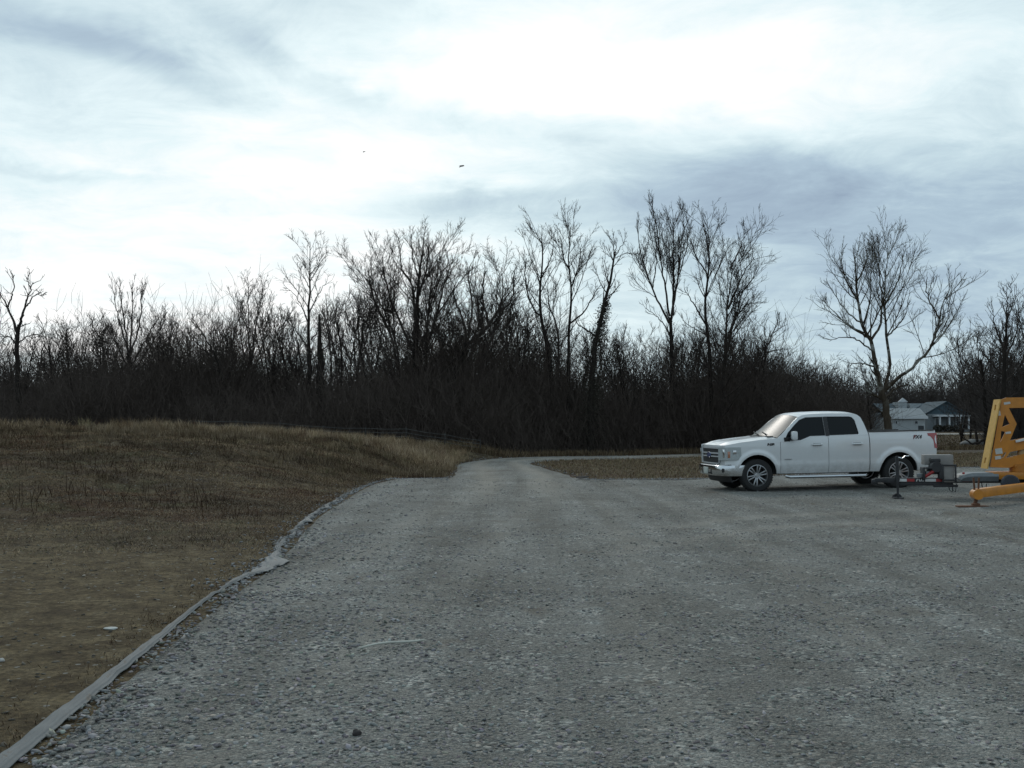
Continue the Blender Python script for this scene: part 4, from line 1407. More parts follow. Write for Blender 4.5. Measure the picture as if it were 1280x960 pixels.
bm_obj('grille_bar', bm, simple('satin_chrome', (0.55, 0.56, 0.57), .35, .3), grille, 'auto')
bm = bmesh.new()
add_lathe(bm, [(0.001, 0), (.105, 0), (.112, .006), (.105, .014), (0.001, .016)], (0, 0, 0), 28)
bmesh.ops.transform(bm, matrix=Matrix.Translation(tp(.045, 0, .91)) @ Matrix.Rotation(R_(-90), 4, 'Z') @ Matrix.Diagonal((1.45, 1, .62, 1)), verts=bm.verts)
bm_obj('emblem', bm, simple('blue_oval_emblem', (0.02, 0.05, 0.16), 0.25, coat=1), grille, 'auto')
# bumper
pth = [(-.985, .60), (-.965, .34), (-.93, .20), (-.86, .10), (-.74, .045), (-.5, .012), (-.25, .0), (0, -.003)]
pth = pth + [(-a, b) for a, b in pth[-2::-1]]
bm = bmesh.new()
prof = [(.02, .40), (.0, .43), (-.012, .49), (-.012, .59), (.0, .645), (.02, .66)]
G = [[tp(x + o, y, z) for o, z in prof] for y, x in pth]
add_shell(bm, G, (.03, 0, 0))
bump = bm_obj('front_bumper', bm, M_CHROME, truck, 'auto')
bm = bmesh.new()
add_box(bm, tp(.005, 0, .50), (.03, .78, .13), None, .02)
bm_obj('bumper_intake', bm, M_BLACK, bump, 'auto')
for s in (-1, 1):
    bm = bmesh.new()
    add_box(bm, tp(.13, s * .865, .54), (.05, .14, .10), Matrix.Rotation(s * R_(35), 3, 'Z'), .015)
    bm_obj('fog_lamp', bm, M_BLACK, bump, 'auto')
bm = bmesh.new()
add_box(bm, tp(-.022, .05, .52), (.012, .32, .16), None, .004)
bm_obj('licence_plate', bm, simple('plate_white', (0.5, 0.52, 0.48), 0.5), bump, 'auto')
bm = bmesh.new()
G = [[tp(.16 + .12 * abs(y / .85) ** 3 + o, y, z) for o, z in ((0.02, .42), (.02, .33), (.06, .24))] for y in np.linspace(-.85, .85, 15)]
add_shell(bm, G, (.04, 0, 0))
bm_obj('air_dam', bm, M_BLACK, truck, 'auto')
# hood
bm = bmesh.new()
G = []
for x in np.linspace(.10, 1.60, 22):
    rowp = []
    for t in np.linspace(-1, 1, 23):
        xx = x
        if x < .35:
            xx = x + .10 * abs(t) ** 3 * (1 - (x - .10) / .25)
        y = t * (Sy(xx, hoodz(xx)) - .005)
        crown = .055 * (1 - t * t) + .022 * (float(sstep(.42, .55, abs(t))) - float(sstep(.62, .95, abs(t))))
        rowp.append(tp(xx, y, hoodz(xx) + crown * min(1, (x - .02) / .3) - .004))
    G.append(rowp)
add_shell(bm, G, (0, 0, -.03))
bm_obj('hood', bm, M_PAINT, truck, 'auto')
# roof
bm = bmesh.new()
roofz = lambda x: float(np.interp(x, [2.12, 2.25, 2.45, 2.8, 3.2, 3.5, 3.66, 3.74], [1.825, 1.874, 1.895, 1.905, 1.903, 1.893, 1.866, 1.80]))
G = []
for x in np.linspace(2.12, 3.74, 24):
    hw = Sy(x, roofz(x)) - .003
    G.append([tp(x - .10 * (1 - t * t) * float(1 - sstep(2.1, 2.6, x)), t * hw, roofz(x) + .062 * (1 - abs(t) ** 2.6)) for t in np.linspace(-1, 1, 21)])
add_shell(bm, G, (0, 0, -.03))
bm_obj('roof', bm, M_PAINT, truck, 'auto')
# windscreen and its wipers, back window
bm = bmesh.new()
G = []
for f in np.linspace(0, 1, 10):
    x, z = 1.50 + (2.13 - 1.50) * f, 1.325 + (1.835 - 1.325) * f
    hw = Sy(x, z) - .035
    G.append([tp(x - .13 * (1 - t * t), t * hw, z + .05 * (1 - t * t)) for t in np.linspace(-1, 1, 17)])
add_shell(bm, G, (.01, 0, -.01))
ws = bm_obj('windscreen', bm, M_WIND, truck, 'auto')
bm = bmesh.new()
for y0, y1 in ((-.62, -.05), (.0, .55)):
    add_tube(bm, [tp(1.37, y0, 1.395), tp(1.46, y1, 1.455)], .012, 6)
add_box(bm, tp(1.40, 0, 1.345), (.14, 1.5, .035), None, .01)
bm_obj('wiper', bm, M_BLACK, ws, 'auto')
bm = bmesh.new()
G = [[tp(3.74 + .13 * f, t * (.74 + .17 * (1 - f) - .0 - .17 * (1 - f)), 1.80 - .42 * f) for t in np.linspace(-1, 1, 7)] for f in np.linspace(0, 1, 6)]
add_shell(bm, G, (-.02, 0, 0))
bm_obj('back_window', bm, M_GLASS, truck, 'auto')
# bed interior, rail caps, tailgate
bm = bmesh.new()
add_box(bm, tp(4.78, 0, .86), (1.76, 1.66, .06))
add_box(bm, tp(3.905, 0, 1.12), (.04, 1.80, .58))
for s in (-1, 1):
    add_box(bm, tp(4.78, s * .85, 1.14), (1.72, .05, .54))
bm_obj('bed_liner', bm, M_UNDER, truck)
for s in (-1, 1):
    bm = bmesh.new()
    add_beam(bm, tp(3.90, s * .905, 1.432), tp(5.64, s * .905, 1.449), .10, .022, .006)
    bm_obj('rail_cap', bm, M_BLACK, truck, 'auto')
bm = bmesh.new()
add_box(bm, tp(5.675, 0, 1.13), (.06, 1.56, .60), None, .02)
tg = bm_obj('tailgate', bm, M_PAINT, truck, 'auto')
bm = bmesh.new()
add_box(bm, tp(5.712, 0, 1.24), (.02, .34, .09), None, .008)
bm_obj('tailgate_handle', bm, M_BLACK, tg, 'auto')
bm = bmesh.new()
add_box(bm, tp(5.79, 0, .66), (.17, 1.84, .17), None, .03)
bm_obj('rear_bumper', bm, M_CHROME, truck, 'auto')
# underbody, axles, exhaust
bm = bmesh.new()
add_box(bm, tp(2.75, 0, .56), (2.7, 1.72, .28))
add_box(bm, tp(2.75, 0, .92), (2.1, 1.76, .5))
add_box(bm, tp(.95, 0, .80), (1.0, 1.0, .5))
add_box(bm, tp(4.75, 0, .62), (1.7, 1.0, .30))
add_tube(bm, [tp(4.63, -.75, .41), tp(4.63, .75, .41)], .06)
add_tube(bm, [tp(.95, -.75, .41), tp(.95, .75, .41)], .05)
add_tube(bm, [tp(1.6, .3, .42), tp(4.0, .45, .42), tp(5.0, .8, .5)], .04)
bm_obj('underbody', bm, M_UNDER, truck)
# wheels
for xw in (.95, 4.63):
    for side in (-1, 1):
        w = bpy.data.objects.new('wheel', None)
        COL.objects.link(w)
        w.parent = truck
        w.location = tp(xw, side * .87, .405)
        w.rotation_euler = (0, 0, 0 if side < 0 else math.pi)
        bm = bmesh.new()
        prof = [(.262, -.115), (.275, -.132), (.33, -.140), (.372, -.132), (.396, -.105), (.405, -.06), (.405, .06), (.396, .105), (.372, .132), (.33, .140), (.275, .132), (.262, .115)]
        add_lathe(bm, prof, (0, 0, 0), 48)
        for k in range(40):
            a = k * 2 * math.pi / 40
            for yy in (-.085, .085):
                add_box(bm, (.403 * math.cos(a), yy, .403 * math.sin(a)), (.012, .05, .034), Matrix.Rotation(-a, 3, 'Y'))
        bm_obj('tyre', bm, M_RUBBER, w, 'auto')
        bm = bmesh.new()
        add_lathe(bm, [(.268, -.118), (.268, -.10), (.245, -.085), (.238, .10), (.225, .10), (.232, -.085), (.252, -.122)], (0, 0, 0), 48)
        add_lathe(bm, [(.001, -.115), (.040, -.115), (.055, -.10), (.075, -.085), (.075, -.04), (.001, -.04)], (0, 0, 0), 24)
        for k in range(6):
            for dlt in (-.17, .17):
                a = k * math.pi / 3 + .3
                p0 = Vector((.055 * math.cos(a + dlt * 1.5), -.088, .055 * math.sin(a + dlt * 1.5)))
                p1 = Vector((.245 * math.cos(a + dlt), -.105, .245 * math.sin(a + dlt)))
                add_beam(bm, p0, p1, .030, .026, .005, up=(0, 1, 0))
        bm_obj('rim', bm, M_ALLOY, w, 'auto')
        bm = bmesh.new()
        add_lathe(bm, [(.001, .0), (.235, .0), (.235, .03), (.001, .03)], (0, 0, 0), 32)
        add_lathe(bm, [(.001, -.06), (.17, -.06), (.17, -.035), (.001, -.035)], (0, 0, 0), 32)
        bm_obj('brake_disc', bm, M_UNDER, w, 'auto')
# lettering
yf = -(Sy(5.2, 1.28) + .006)
text_obj('decal', 'FX4', .135, M_DECAL_K, truck, tp(5.03, yf, 1.235), (R_(90), 0, 0), .004, .25, .004)
text_obj('decal', 'F', .135, M_DECAL_R, truck, tp(5.03, yf - .004, 1.235), (R_(90), 0, 0), .004, .25, .004)
text_obj('badge', 'F-150', .075, M_DECAL_K, truck, tp(1.22, -(Sy(1.35, 1.16) + .006), 1.135), (R_(90), 0, 0), .005, .2, .006)
text_obj('badge', 'ECOBOOST', .035, M_ALLOY, truck, tp(1.66, -(Sy(1.7, .78) + .006), .775), (R_(90), 0, 0), .004)

# ------------------------------------------------------------------ yellow towable boom lift
M_YEL = simple('worn_yellow_paint', (0.50, 0.185, 0.012), 0.45, 0, 0.14, 6, coat=0.2)
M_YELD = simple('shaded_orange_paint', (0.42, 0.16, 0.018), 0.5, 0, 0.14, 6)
M_STEEL = simple('black_frame_paint', (0.020, 0.020, 0.022), 0.5, 0, 0.25)
M_GREYBOX = simple('weathered_grey_box', (0.24, 0.225, 0.21), 0.6, 0.1, 0.12)
M_GALV = simple('galvanised_steel', (0.15, 0.165, 0.17), 0.5, 0.2, 0.15)
M_TAPE_W = simple('white_tape', (0.60, 0.60, 0.58), 0.4)
M_TAPE_R = simple('red_tape', (0.30, 0.02, 0.02), 0.4)
M_STICK = simple('pale_sticker', (0.48, 0.48, 0.45), 0.5)
M_RUST = simple('rusty_steel', (0.13, 0.060, 0.032), 0.8, 0.2, 0.3)
M_TAN = simple('tan_cylinder', (0.34, 0.22, 0.10), 0.4)

LO = Vector((8.42, 21.95, 0))
TH = R_(10)
lift = empty('boom_lift', (LO.x, LO.y, float(land(LO.x, LO.y))), (0, R_(-0.5), -TH))
tag(lift, 'yellow towable boom lift with a black drawbar parked behind the white pickup', 'boom lift')
# local x runs along the drawbar away from the hitch, -y faces the camera


def lbox(name, c, s, mat, rot=None, bevel=.012, parent=None):
    bm = bmesh.new()
    add_box(bm, c, s, rot, bevel)
    return bm_obj(name, bm, mat, parent or lift, 'auto')


bm = bmesh.new()
add_beam(bm, (-.30, 0, .45), (3.2, 0, .45), .10, .11, .008)
add_beam(bm, (.75, -.03, .33), (.95 + .3, -.03, .33), .07, .05, .006)
add_beam(bm, (.0, .0, .37), (1.15, 0, .37), .09, .06, .006)
bm_obj('drawbar', bm, M_STEEL, lift, 'auto')
for i, (x0, x1, m_) in enumerate(((.02, .20, M_TAPE_W), (.20, .36, M_TAPE_R), (.58, .80, M_TAPE_W), (.80, 1.02, M_TAPE_R), (1.14, 1.34, M_TAPE_W), (1.34, 1.6, M_TAPE_R))):
    lbox('reflective_tape', ((x0 + x1) / 2, -.054, .455), (x1 - x0 - .002, .006, .062), m_, None, 0)
bm = bmesh.new()
for x_, a in ((.41, 20), (.46, -20), (.50, 20)):
    add_box(bm, (x_, -.054, .455), (.018, .006, .06), Matrix.Rotation(R_(a), 3, 'Y'))
add_box(bm, (.535, -.054, .437), (.04, .006, .016))
bm_obj('stencil_mark', bm, M_TAPE_W, lift)
bm = bmesh.new()
add_box(bm, (-.34, 0, .45), (.24, .12, .10), None, .02)
add_box(bm, (-.46, 0, .42), (.14, .11, .12), None, .04)
bm_obj('hitch_coupler', bm, M_STEEL, lift, 'auto')
bm = bmesh.new()
add_tube(bm, [(0, -.10, .03), (0, -.10, .45)], .026)
add_tube(bm, [(0, -.10, .34), (0, -.10, .92)], .036)
add_lathe(bm, [(.001, -.02), (.10, -.02), (.11, .0), (.001, .0)], (0, 0, 0), 16)
bmesh.ops.rotate(bm, cent=(0, 0, 0), matrix=Matrix.Identity(3), verts=bm.verts)
add_box(bm, (0, -.10, .015), (.22, .18, .025), None, .006)
add_box(bm, (0, -.05, .45), (.10, .10, .12), None, .01)
jack = bm_obj('jack', bm, M_STEEL, lift, 'auto')
bm = bmesh.new()
add_tube(bm, [(.0, -.10, .90), (.10, -.16, .87), (.16, -.17, .92), (.24, -.17, .925)], .012, 8)
bm_obj('jack_handle', bm, M_CHROME, jack, 'auto')
# engine, battery box, control box on the drawbar
bm = bmesh.new()
add_box(bm, (.80, .05, .66), (.30, .26, .16), None, .05)
add_lathe(bm, [(.001, -.14), (.11, -.14), (.125, -.11), (.125, .08), (.001, .08)], (.80, -.02, .74), 20)
add_box(bm, (.80, -.02, .88), (.20, .20, .10), None, .03)
add_box(bm, (.90, -.06, .62), (.10, .18, .28), None, .02)
eng = bm_obj('engine', bm, M_STEEL, lift, 'auto')
bm = bmesh.new()
add_tube(bm, [(.55, -.12, .53), (.66, -.14, .60), (.75, -.12, .66)], .035, 8)
bm_obj('red_tank', bm, M_TAPE_R, eng, 'auto')
lbox('fuel_box', (.90, .22, .83), (.60, .32, .22), M_GREYBOX, None, .015)
lbox('control_cabinet', (1.06, .08, .60), (.22, .36, .38), M_GREYBOX, None, .015)
bm = bmesh.new()
for x_ in (.93, 1.19):
    add_box(bm, (x_, -.12, .60), (.035, .035, .40), None, .004)
for z_ in (.46, .78):
    add_box(bm, (1.06, -.12, z_), (.24, .03, .03), None, .004)
add_box(bm, (.54, -.02, .60), (.045, .3, .26), None, .006)
add_box(bm, (.62, -.02, .72), (.2, .3, .03), None, .006)
bm_obj('engine_cage', bm, M_STEEL, lift, 'auto')
lbox('valve_block', (.47, -.05, .56), (.11, .13, .09), M_GALV)
lbox('valve_block', (.62, -.08, .60), (.08, .12, .10), M_GALV)
# grey rounded fender / toolbox
bm = bmesh.new()
G = []
for x in np.linspace(1.24, 2.00, 14):
    e = 1 - ((1.54 - x) / .3) ** 2 if x < 1.54 else 1.0
    hh = .03 + .14 * math.sqrt(max(e, 0))
    G.append([(x, -.30 + .0 * e, .50), (x, -.34, .50 + hh * .6), (x, -.30, .50 + hh), (x, .30, .50 + hh), (x, .34, .50 + hh * .6), (x, .30, .50)])
add_shell(bm, G, (0, 0, -.008))
bm_obj('deck_cover', bm, M_GALV, lift, 'auto')
lbox('brake_light', (1.30, -.32, .62), (.05, .03, .05), M_RED)
for x_, y_ in ((1.05, -.05), (1.12, -.04), (1.72, -.08)):
    bm = bmesh.new()
    add_tube(bm, [(x_, y_, .40), (x_ + .02, y_ - .02, .24), (x_ + .07, y_ - .03, .20), (x_ + .10, y_, .38)], .010, 6)
    bm_obj('hose', bm, M_STEEL, lift)
# chassis, turntable and outriggers
bm = bmesh.new()
add_box(bm, (2.95, 0, .50), (2.1, .62, .15), None, .015)
add_box(bm, (3.3, 0, .45), (1.2, 1.1, .10), None, .015)
ch_ = bm_obj('chassis', bm, M_YEL, lift, 'auto')
bm = bmesh.new()
add_lathe(bm, [(.001, -.08), (.30, -.08), (.30, .08), (.001, .08)], (0, 0, 0), 28)
bmesh.ops.transform(bm, matrix=Matrix.Translation((2.62, 0, .66)) @ Matrix.Rotation(R_(90), 4, 'X'), verts=bm.verts)
add_box(bm, (2.62, 0, .70), (.52, .40, .07), None, .02)
bm_obj('turntable', bm, M_YELD, lift, 'auto')
bm = bmesh.new()
add_tube(bm, [(2.52, -.05, .72), (2.56, -.05, 1.05)], .085, 16)
bm_obj('slew_post', bm, M_TAN, lift, 'auto')
for side in (-1, 1):
    for x0, x1 in ((2.25, 1.02), (3.9, 5.2)):
        if side > 0 and x0 < 3:
            continue
        yb = side * 2.40
        bm = bmesh.new()
        if x0 < 3:
            # the near front leg lies out level, its beam running back to the chassis
            p0, p1 = Vector((x1 - .02, yb, .27)), Vector((x0 + .9, side * .45, .36))
        else:
            p0, p1 = Vector((x1, yb, .27)), Vector((x0, side * .4, .36))
        add_beam(bm, p0, p1, .16, .17, .012)
        add_tube(bm, [p0 + Vector((0, -.13, -.02)), p0 + Vector((0, .13, -.02))], .10, 14)
        og = bm_obj('outrigger', bm, M_YEL, lift, 'auto')
        bm = bmesh.new()
        for s in (-.05, .05):
            add_beam(bm, p0 + Vector((s, 0, .30)), p0 + Vector((s * .6, 0, .0)), .03, .03)
        add_tube(bm, [p0 + Vector((.02, 0, -.02)), p0 + Vector((-.04, 0, -.22))], .035, 10)
        bm_obj('outrigger_jack', bm, M_RUST, og, 'auto')
        bm = bmesh.new()
        add_box(bm, (p0.x - .09, p0.y, .018), (.56, .22, .03), None, .008)
        add_box(bm, (p0.x - .02, p0.y, .05), (.14, .14, .06), None, .02)
        bm_obj('foot_pad', bm, M_RUST, og, 'auto')
# road wheels and mudguards
for side in (-1, 1):
    bm = bmesh.new()
    add_lathe(bm, [(.19, -.09), (.30, -.10), (.33, -.06), (.33, .06), (.30, .10), (.19, .09)], (3.55, side * .80, .33), 32)
    wl = bm_obj('wheel', bm, M_RUBBER, lift, 'auto')
    bm = bmesh.new()
    add_lathe(bm, [(.001, -.05), (.05, -.07), (.19, -.03), (.20, -.08), (.20, .08), (.001, .06)], (3.55, side * .80, .33), 24)
    bm_obj('rim', bm, M_TAPE_W, wl, 'auto')
bm = bmesh.new()
add_lathe(bm, [(.001, -.05), (.16, -.05), (.18, -.03), (.18, .05), (.001, .05)], (2.14, -.62, .36), 24)
bm_obj('hose_drum', bm, simple('dark_blue_drum', (0.025, 0.032, 0.042), 0.5), lift, 'auto')
# boom knuckle: two cheek plates with cut-outs, a front plate with slots, beams
XZ = lambda u, v: ((at(u, v, 21.4)[0] - LO.x) / math.cos(TH) + .15, at(u, v, 21.4)[2] - .05)
cheek = [XZ(*p) for p in ((1247, 500), (1252, 498), (1300, 498), (1300, 511), (1255, 511), (1264, 531), (1256, 552), (1300, 543), (1300, 557), (1256, 566), (1251, 574), (1300, 561), (1300, 571), (1254, 586), (1233, 585))]
cut1 = [XZ(*p) for p in ((1250.5, 519), (1256, 531), (1247, 535))]
cut2 = [XZ(*p) for p in ((1246, 539.5), (1251, 541), (1245, 554))]
cut3 = [XZ(*p) for p in ((1244, 575), (1250, 566), (1252, 567), (1249, 573))]
for yy in (-.16, .12):
    bm = bmesh.new()
    add_plate(bm, cheek, [cut1, cut2, cut3], lambda a, b: (a + (.08 if yy > 0 else 0), yy, b), (0, .03, 0))
    bm_obj('boom_knuckle', bm, M_YEL, lift)
pA, pB = XZ(1247, 500), XZ(1231, 587)
bm = bmesh.new()
L2 = math.hypot(pA[0] - pB[0], pA[1] - pB[1])
outer = [(0, -.20), (L2, -.20), (L2, .16), (0, .16)]
sl = lambda a, b: [(a, -.05), (b, -.05), (b, .03), (a, .03)]
fx = lambda a, b: (pB[0] + (pA[0] - pB[0]) * a / L2 - .02 + (b + .2) * -.08, b, pB[1] + (pA[1] - pB[1]) * a / L2)
add_plate(bm, outer, [sl(L2 - .24, L2 - .12), sl(.12, .24)], fx, (-.025, 0, 0))
bm_obj('knuckle_plate', bm, simple('lit_yellow_paint', (0.58, 0.34, 0.08), 0.5, 0, 0.12), lift)  # paler copy of the yellow: the end plate's lit look is put into its colour
bm = bmesh.new()
top_ = XZ(1252, 505)
add_beam(bm, (top_[0], -.02, top_[1]), (top_[0] + 3.6, -.02, top_[1] + .02), .24, .20, .012)
bm_obj('upper_boom', bm, M_YEL, lift, 'auto')
lo_ = XZ(1259, 559)
bm = bmesh.new()
add_beam(bm, (lo_[0] + .02, -.02, lo_[1]), (lo_[0] + 3.2, -.02, lo_[1] + .62), .22, .17, .012)
bm_obj('lower_boom', bm, M_YELD, lift, 'auto')
bm = bmesh.new()
a_ = XZ(1262, 553)
add_beam(bm, (a_[0], -.19, a_[1]), (a_[0] + 1.8, -.19, a_[1] + .44), .05, .05, .01)
bm_obj('levelling_rod', bm, M_TAPE_W, lift, 'auto')
b_ = XZ(1250, 583)
bm = bmesh.new()
add_beam(bm, (b_[0], -.02, b_[1] + .02), (b_[0] + 2.4, -.02, b_[1] + .50), .22, .14, .012)
bm_obj('base_arm', bm, M_YEL, lift, 'auto')
lbox('basket_floor', (6.2, 0, 1.2), (1.2, .7, .05), M_GALV)
bm = bmesh.new()
for z_ in (1.55, 1.9, 2.2):
    for y_ in (-.33, .33):
        add_tube(bm, [(5.62, y_, z_), (6.78, y_, z_)], .02, 8)
for x_ in (5.62, 6.78):
    for y_ in (-.33, .33):
        add_tube(bm, [(x_, y_, 1.2), (x_, y_, 2.2)], .02, 8)
bm_obj('basket_rail', bm, M_YEL, lift)
for (u, v, w_, h_) in ((1243.5, 517.5, .06, .10), (1254, 542, .11, .045), (1243, 565, .14, .12), (1242, 573, .12, .07), (1253, 505, .13, .05)):
    x_, z_ = XZ(u, v)
    bm = bmesh.new()
    add_box(bm, (x_, -.164, z_), (w_, .006, h_), Matrix.Rotation(R_(-8), 3, 'Y'))
    bm_obj('sticker', bm, M_STICK, lift)

for o in lift.children:
    base_n = o.name.split('.')[0]
    if base_n in ('drawbar', 'reflective_tape', 'stencil_mark', 'hitch_coupler', 'engine', 'control_cabinet', 'engine_cage', 'valve_block', 'hose', 'brake_light'):
        o.location.z -= .06
    if base_n == 'deck_cover':
        o.location.z -= .11

# ------------------------------------------------------------------ houses beyond the meadow
M_SIDING = None


def siding(name, col):
    m, N, B = new_mat(name)
    tc = N.new('ShaderNodeTexCoord').outputs['Object']
    sp = N.new('ShaderNodeSeparateXYZ')
    N.l.new(tc, sp.inputs[0])
    fr_ = N.math('FRACT', N.math('MULTIPLY', sp.outputs[2], 6.0))
    c = N.mix(N.math('LESS_THAN', fr_, 0.14), col, tuple(x * 0.6 for x in col))
    c = N.mix(0.6, c, N.ramp(N.noise(tc, 1.5, 4), [(0.3, (.85, .85, .85)), (0.7, (1.1, 1.1, 1.1))]), 'MULTIPLY')
    N.l.new(c, B.inputs['Base Color'])
    B.inputs['Roughness'].default_value = 0.7
    return m


M_WALL_W = siding('pale_siding', (0.38, 0.405, 0.41))
M_WALL_G = siding('grey_siding', (0.19, 0.21, 0.22))
M_ROOF_G = simple('grey_shingles', (0.12, 0.13, 0.135), 0.9, 0, 0.2, 5)
M_ROOF_B = simple('blue_grey_shingles', (0.045, 0.070, 0.085), 0.9, 0, 0.2, 5)
M_TRIM = simple('white_trim', (0.55, 0.57, 0.58), 0.5)
M_DARKWIN = simple('dark_window', (0.02, 0.025, 0.03), 0.15)


def wall_box(root, name, x0, x1, y0, y1, z0, z1, mat):
    bm = bmesh.new()
    add_box(bm, ((x0 + x1) / 2, (y0 + y1) / 2, (z0 + z1) / 2), (x1 - x0, y1 - y0, z1 - z0))
    return bm_obj(name, bm, mat, root)


def gable_roof(root, x0, x1, y0, y1, z, h, mat, axis='x', ov=.3, t=.12):
    bm = bmesh.new()
    if axis == 'x':
        ym = (y0 + y1) / 2
        for s, ye in ((-1, y0 - ov), (1, y1 + ov)):
            G = [[(x, ye, z), (x, ym, z + h)] for x in (x0 - ov, x1 + ov)]
            add_shell(bm, G, (0, 0, t))
    else:
        xm = (x0 + x1) / 2
        for xe in (x0 - ov, x1 + ov):
            G = [[(xe, y, z), (xm, y, z + h)] for y in (y0 - ov, y1 + ov)]
            add_shell(bm, G, (0, 0, t))
    return bm_obj('roof', bm, mat, root)


def gable_wall(root, x0, x1, y, z, h, mat, th=.2):
    bm = bmesh.new()
    add_plate(bm, [(x0, z), (x1, z), ((x0 + x1) / 2, z + h)], [], lambda a, b: (a, y, b), (0, th, 0))
    return bm_obj('gable', bm, mat, root)


def on_land(u, Yd):
    x = (u - CU) / FOC * Yd
    return (x, Yd, float(land(x, Yd)))


K = 140 / FOC
ga = empty('garage', on_land(1136, 138))
tag(ga, 'low pale garage with a white fascia and two small windows, half behind the pickup bed', 'garage')
wall_box(ga, 'wall', -2.45, 2.35, 0, 5, -.2, 2.15, M_WALL_W)
wall_box(ga, 'fascia', -2.75, 2.65, -.42, -.30, 2.05, 2.42, M_TRIM)
gable_roof(ga, -2.45, 2.35, 0, 5, 2.25, 1.35, simple('pale_metal_roof', (0.21, 0.225, 0.23), .6, 0, .1, 2), 'x', .3)
for x_, w_ in ((-1.9, .32), (1.05, .5)):
    f_ = wall_box(ga, 'window', x_ - w_ / 2, x_ + w_ / 2, -.06, .0, 1.25, 1.75, M_TRIM)
    wall_box(ga, 'pane', x_ - w_ / 2 + .05, x_ + w_ / 2 - .05, -.08, -.062, 1.3, 1.70, M_DARKWIN).parent = f_
f_ = wall_box(ga, 'door', 1.35, 2.15, -.05, 0, -.1, 1.0, M_DARKWIN)
hb = empty('house', on_land(1132, 152))
tag(hb, 'pale grey house with a dormer and chimney, rising behind the garage', 'house')
wall_box(hb, 'wall', -3.6, 4.6, 0, 7, -.2, 3.2, M_WALL_G)
gable_roof(hb, -3.6, 4.6, 0, 7, 3.2, 1.5, M_ROOF_B, 'x', .4)
wall_box(hb, 'dormer', -.9, .45, .6, 3.2, 3.6, 5.0, M_WALL_W)
gb = gable_wall(hb, -1.05, .6, .5, 5.0, .7, M_TRIM)
wall_box(hb, 'dormer', 1.1, 2.9, 1.0, 3.4, 3.6, 4.75, M_WALL_W)
wall_box(hb, 'chimney', .55, .95, 3.0, 3.6, 4.2, 5.6, M_ROOF_G)
for x_ in (-2.4, 3.4):
    f_ = wall_box(hb, 'window', x_ - .5, x_ + .5, -.06, 0, 1.2, 2.5, M_TRIM)
    wall_box(hb, 'pane', x_ - .42, x_ + .42, -.08, -.062, 1.28, 2.42, M_DARKWIN).parent = f_
hp = empty('house', on_land(1180, 146))
tag(hp, 'house with a blue grey roof and a white columned front porch, right of the garage', 'house')
wall_box(hp, 'wall', -2.7, 3.2, 0, 7, -.2, 2.9, M_WALL_G)
gable_roof(hp, -2.7, 3.2, 0, 7, 2.85, 2.0, M_ROOF_B, 'y', .4)
gable_wall(hp, -2.7, 3.2, -.02, 2.9, 1.9, M_ROOF_B)
wall_box(hp, 'porch_roof', -1.9, 3.3, -2.0, 0, 2.45, 2.70, M_TRIM)
wall_box(hp, 'porch_floor', -1.9, 3.3, -2.0, -.01, -.1, .35, M_ROOF_G)
for x_ in (-1.5, .0, 1.6, 3.0):
    wall_box(hp, 'porch_post', x_ - .11, x_ + .11, -1.95, -1.73, .35, 2.45, M_TRIM)
f_ = wall_box(hp, 'door', .3, 1.3, -.06, 0, .35, 2.35, M_DARKWIN)
for x_ in (-1.0, 2.3):
    f_ = wall_box(hp, 'window', x_ - .5, x_ + .5, -.06, 0, 1.0, 2.2, M_TRIM)
    wall_box(hp, 'pane', x_ - .42, x_ + .42, -.08, -.062, 1.08, 2.12, M_DARKWIN).parent = f_
for h_ in (ga, hb, hp):
    h_.scale = (.93, .93, .90)
# foundation shrubs by the porch and a pale rock in the meadow
for i, (u, lab) in enumerate(((1172, 'dark clipped shrub under the left end of the white porch'), (1184, 'dark clipped shrub in front of the middle of the white porch'), (1196, 'dark clipped shrub under the right end of the white porch'))):
    b = on_land(u, 143)
    n = 700
    d = unit(RNG.normal(size=(n, 3))) * RNG.uniform(.5, 1, (n, 1)) ** .5 * np.array([.75, .5, .55]) + np.array([0, 0, .5])
    V, F = leaf_cloud(d, RNG.uniform(.06, .12, n))
    o = np_obj('shrub', V, F, M_VINE)
    o.location = b
    tag(o, lab, 'shrub', 'shrubs along the porch')
bm = bmesh.new()
bmesh.ops.create_icosphere(bm, subdivisions=3, radius=1)
for v in bm.verts:
    v.co = Vector((v.co.x * .95, v.co.y * .6, max(v.co.z, -.2) * .42)) * (1 + .18 * noise.noise(v.co * 1.7))
rk = bm_obj('boulder', bm, simple('pale_rock', (0.20, 0.195, 0.185), 0.9, 0, 0.2, 3, bump=.5), None, True)
rk.location = on_land(1216, 74)
tag(rk, 'low pale boulder in the brown meadow left of the yellow lift', 'boulder')

# ------------------------------------------------------------------ wire fence along the foot of the wood
M_WOODP = simple('grey_weathered_wood', (0.038, 0.034, 0.030), 0.9, 0, 0.25)
M_WIRE = simple('dull_fence_wire', (0.10, 0.097, 0.092), 0.5, 0.4, 0.1)
fp = resample([(-14.5, 45.0), (-10, 46.6), (-6.5, 47.8), (-3.6, 49.0), (-1.6, 50.2)], 8)
fz = [float(land(*p)) for p in fp]
fz[-1] -= .05
fence = empty('rail_fence', (fp[0][0], fp[0][1], fz[0]))
tag(fence, 'low weathered fence with thin rails running down along the foot of the wood', 'fence')
o3 = Vector(fence.location)
Pts = [Vector((p[0], p[1], z)) - o3 for p, z in zip(fp, fz)]
for p in Pts:
    bm = bmesh.new()
    add_tube(bm, [p + Vector((0, 0, -.2)), p + Vector((.01, 0, .72))], .035, 8)
    bm_obj('post', bm, M_WOODP, fence)
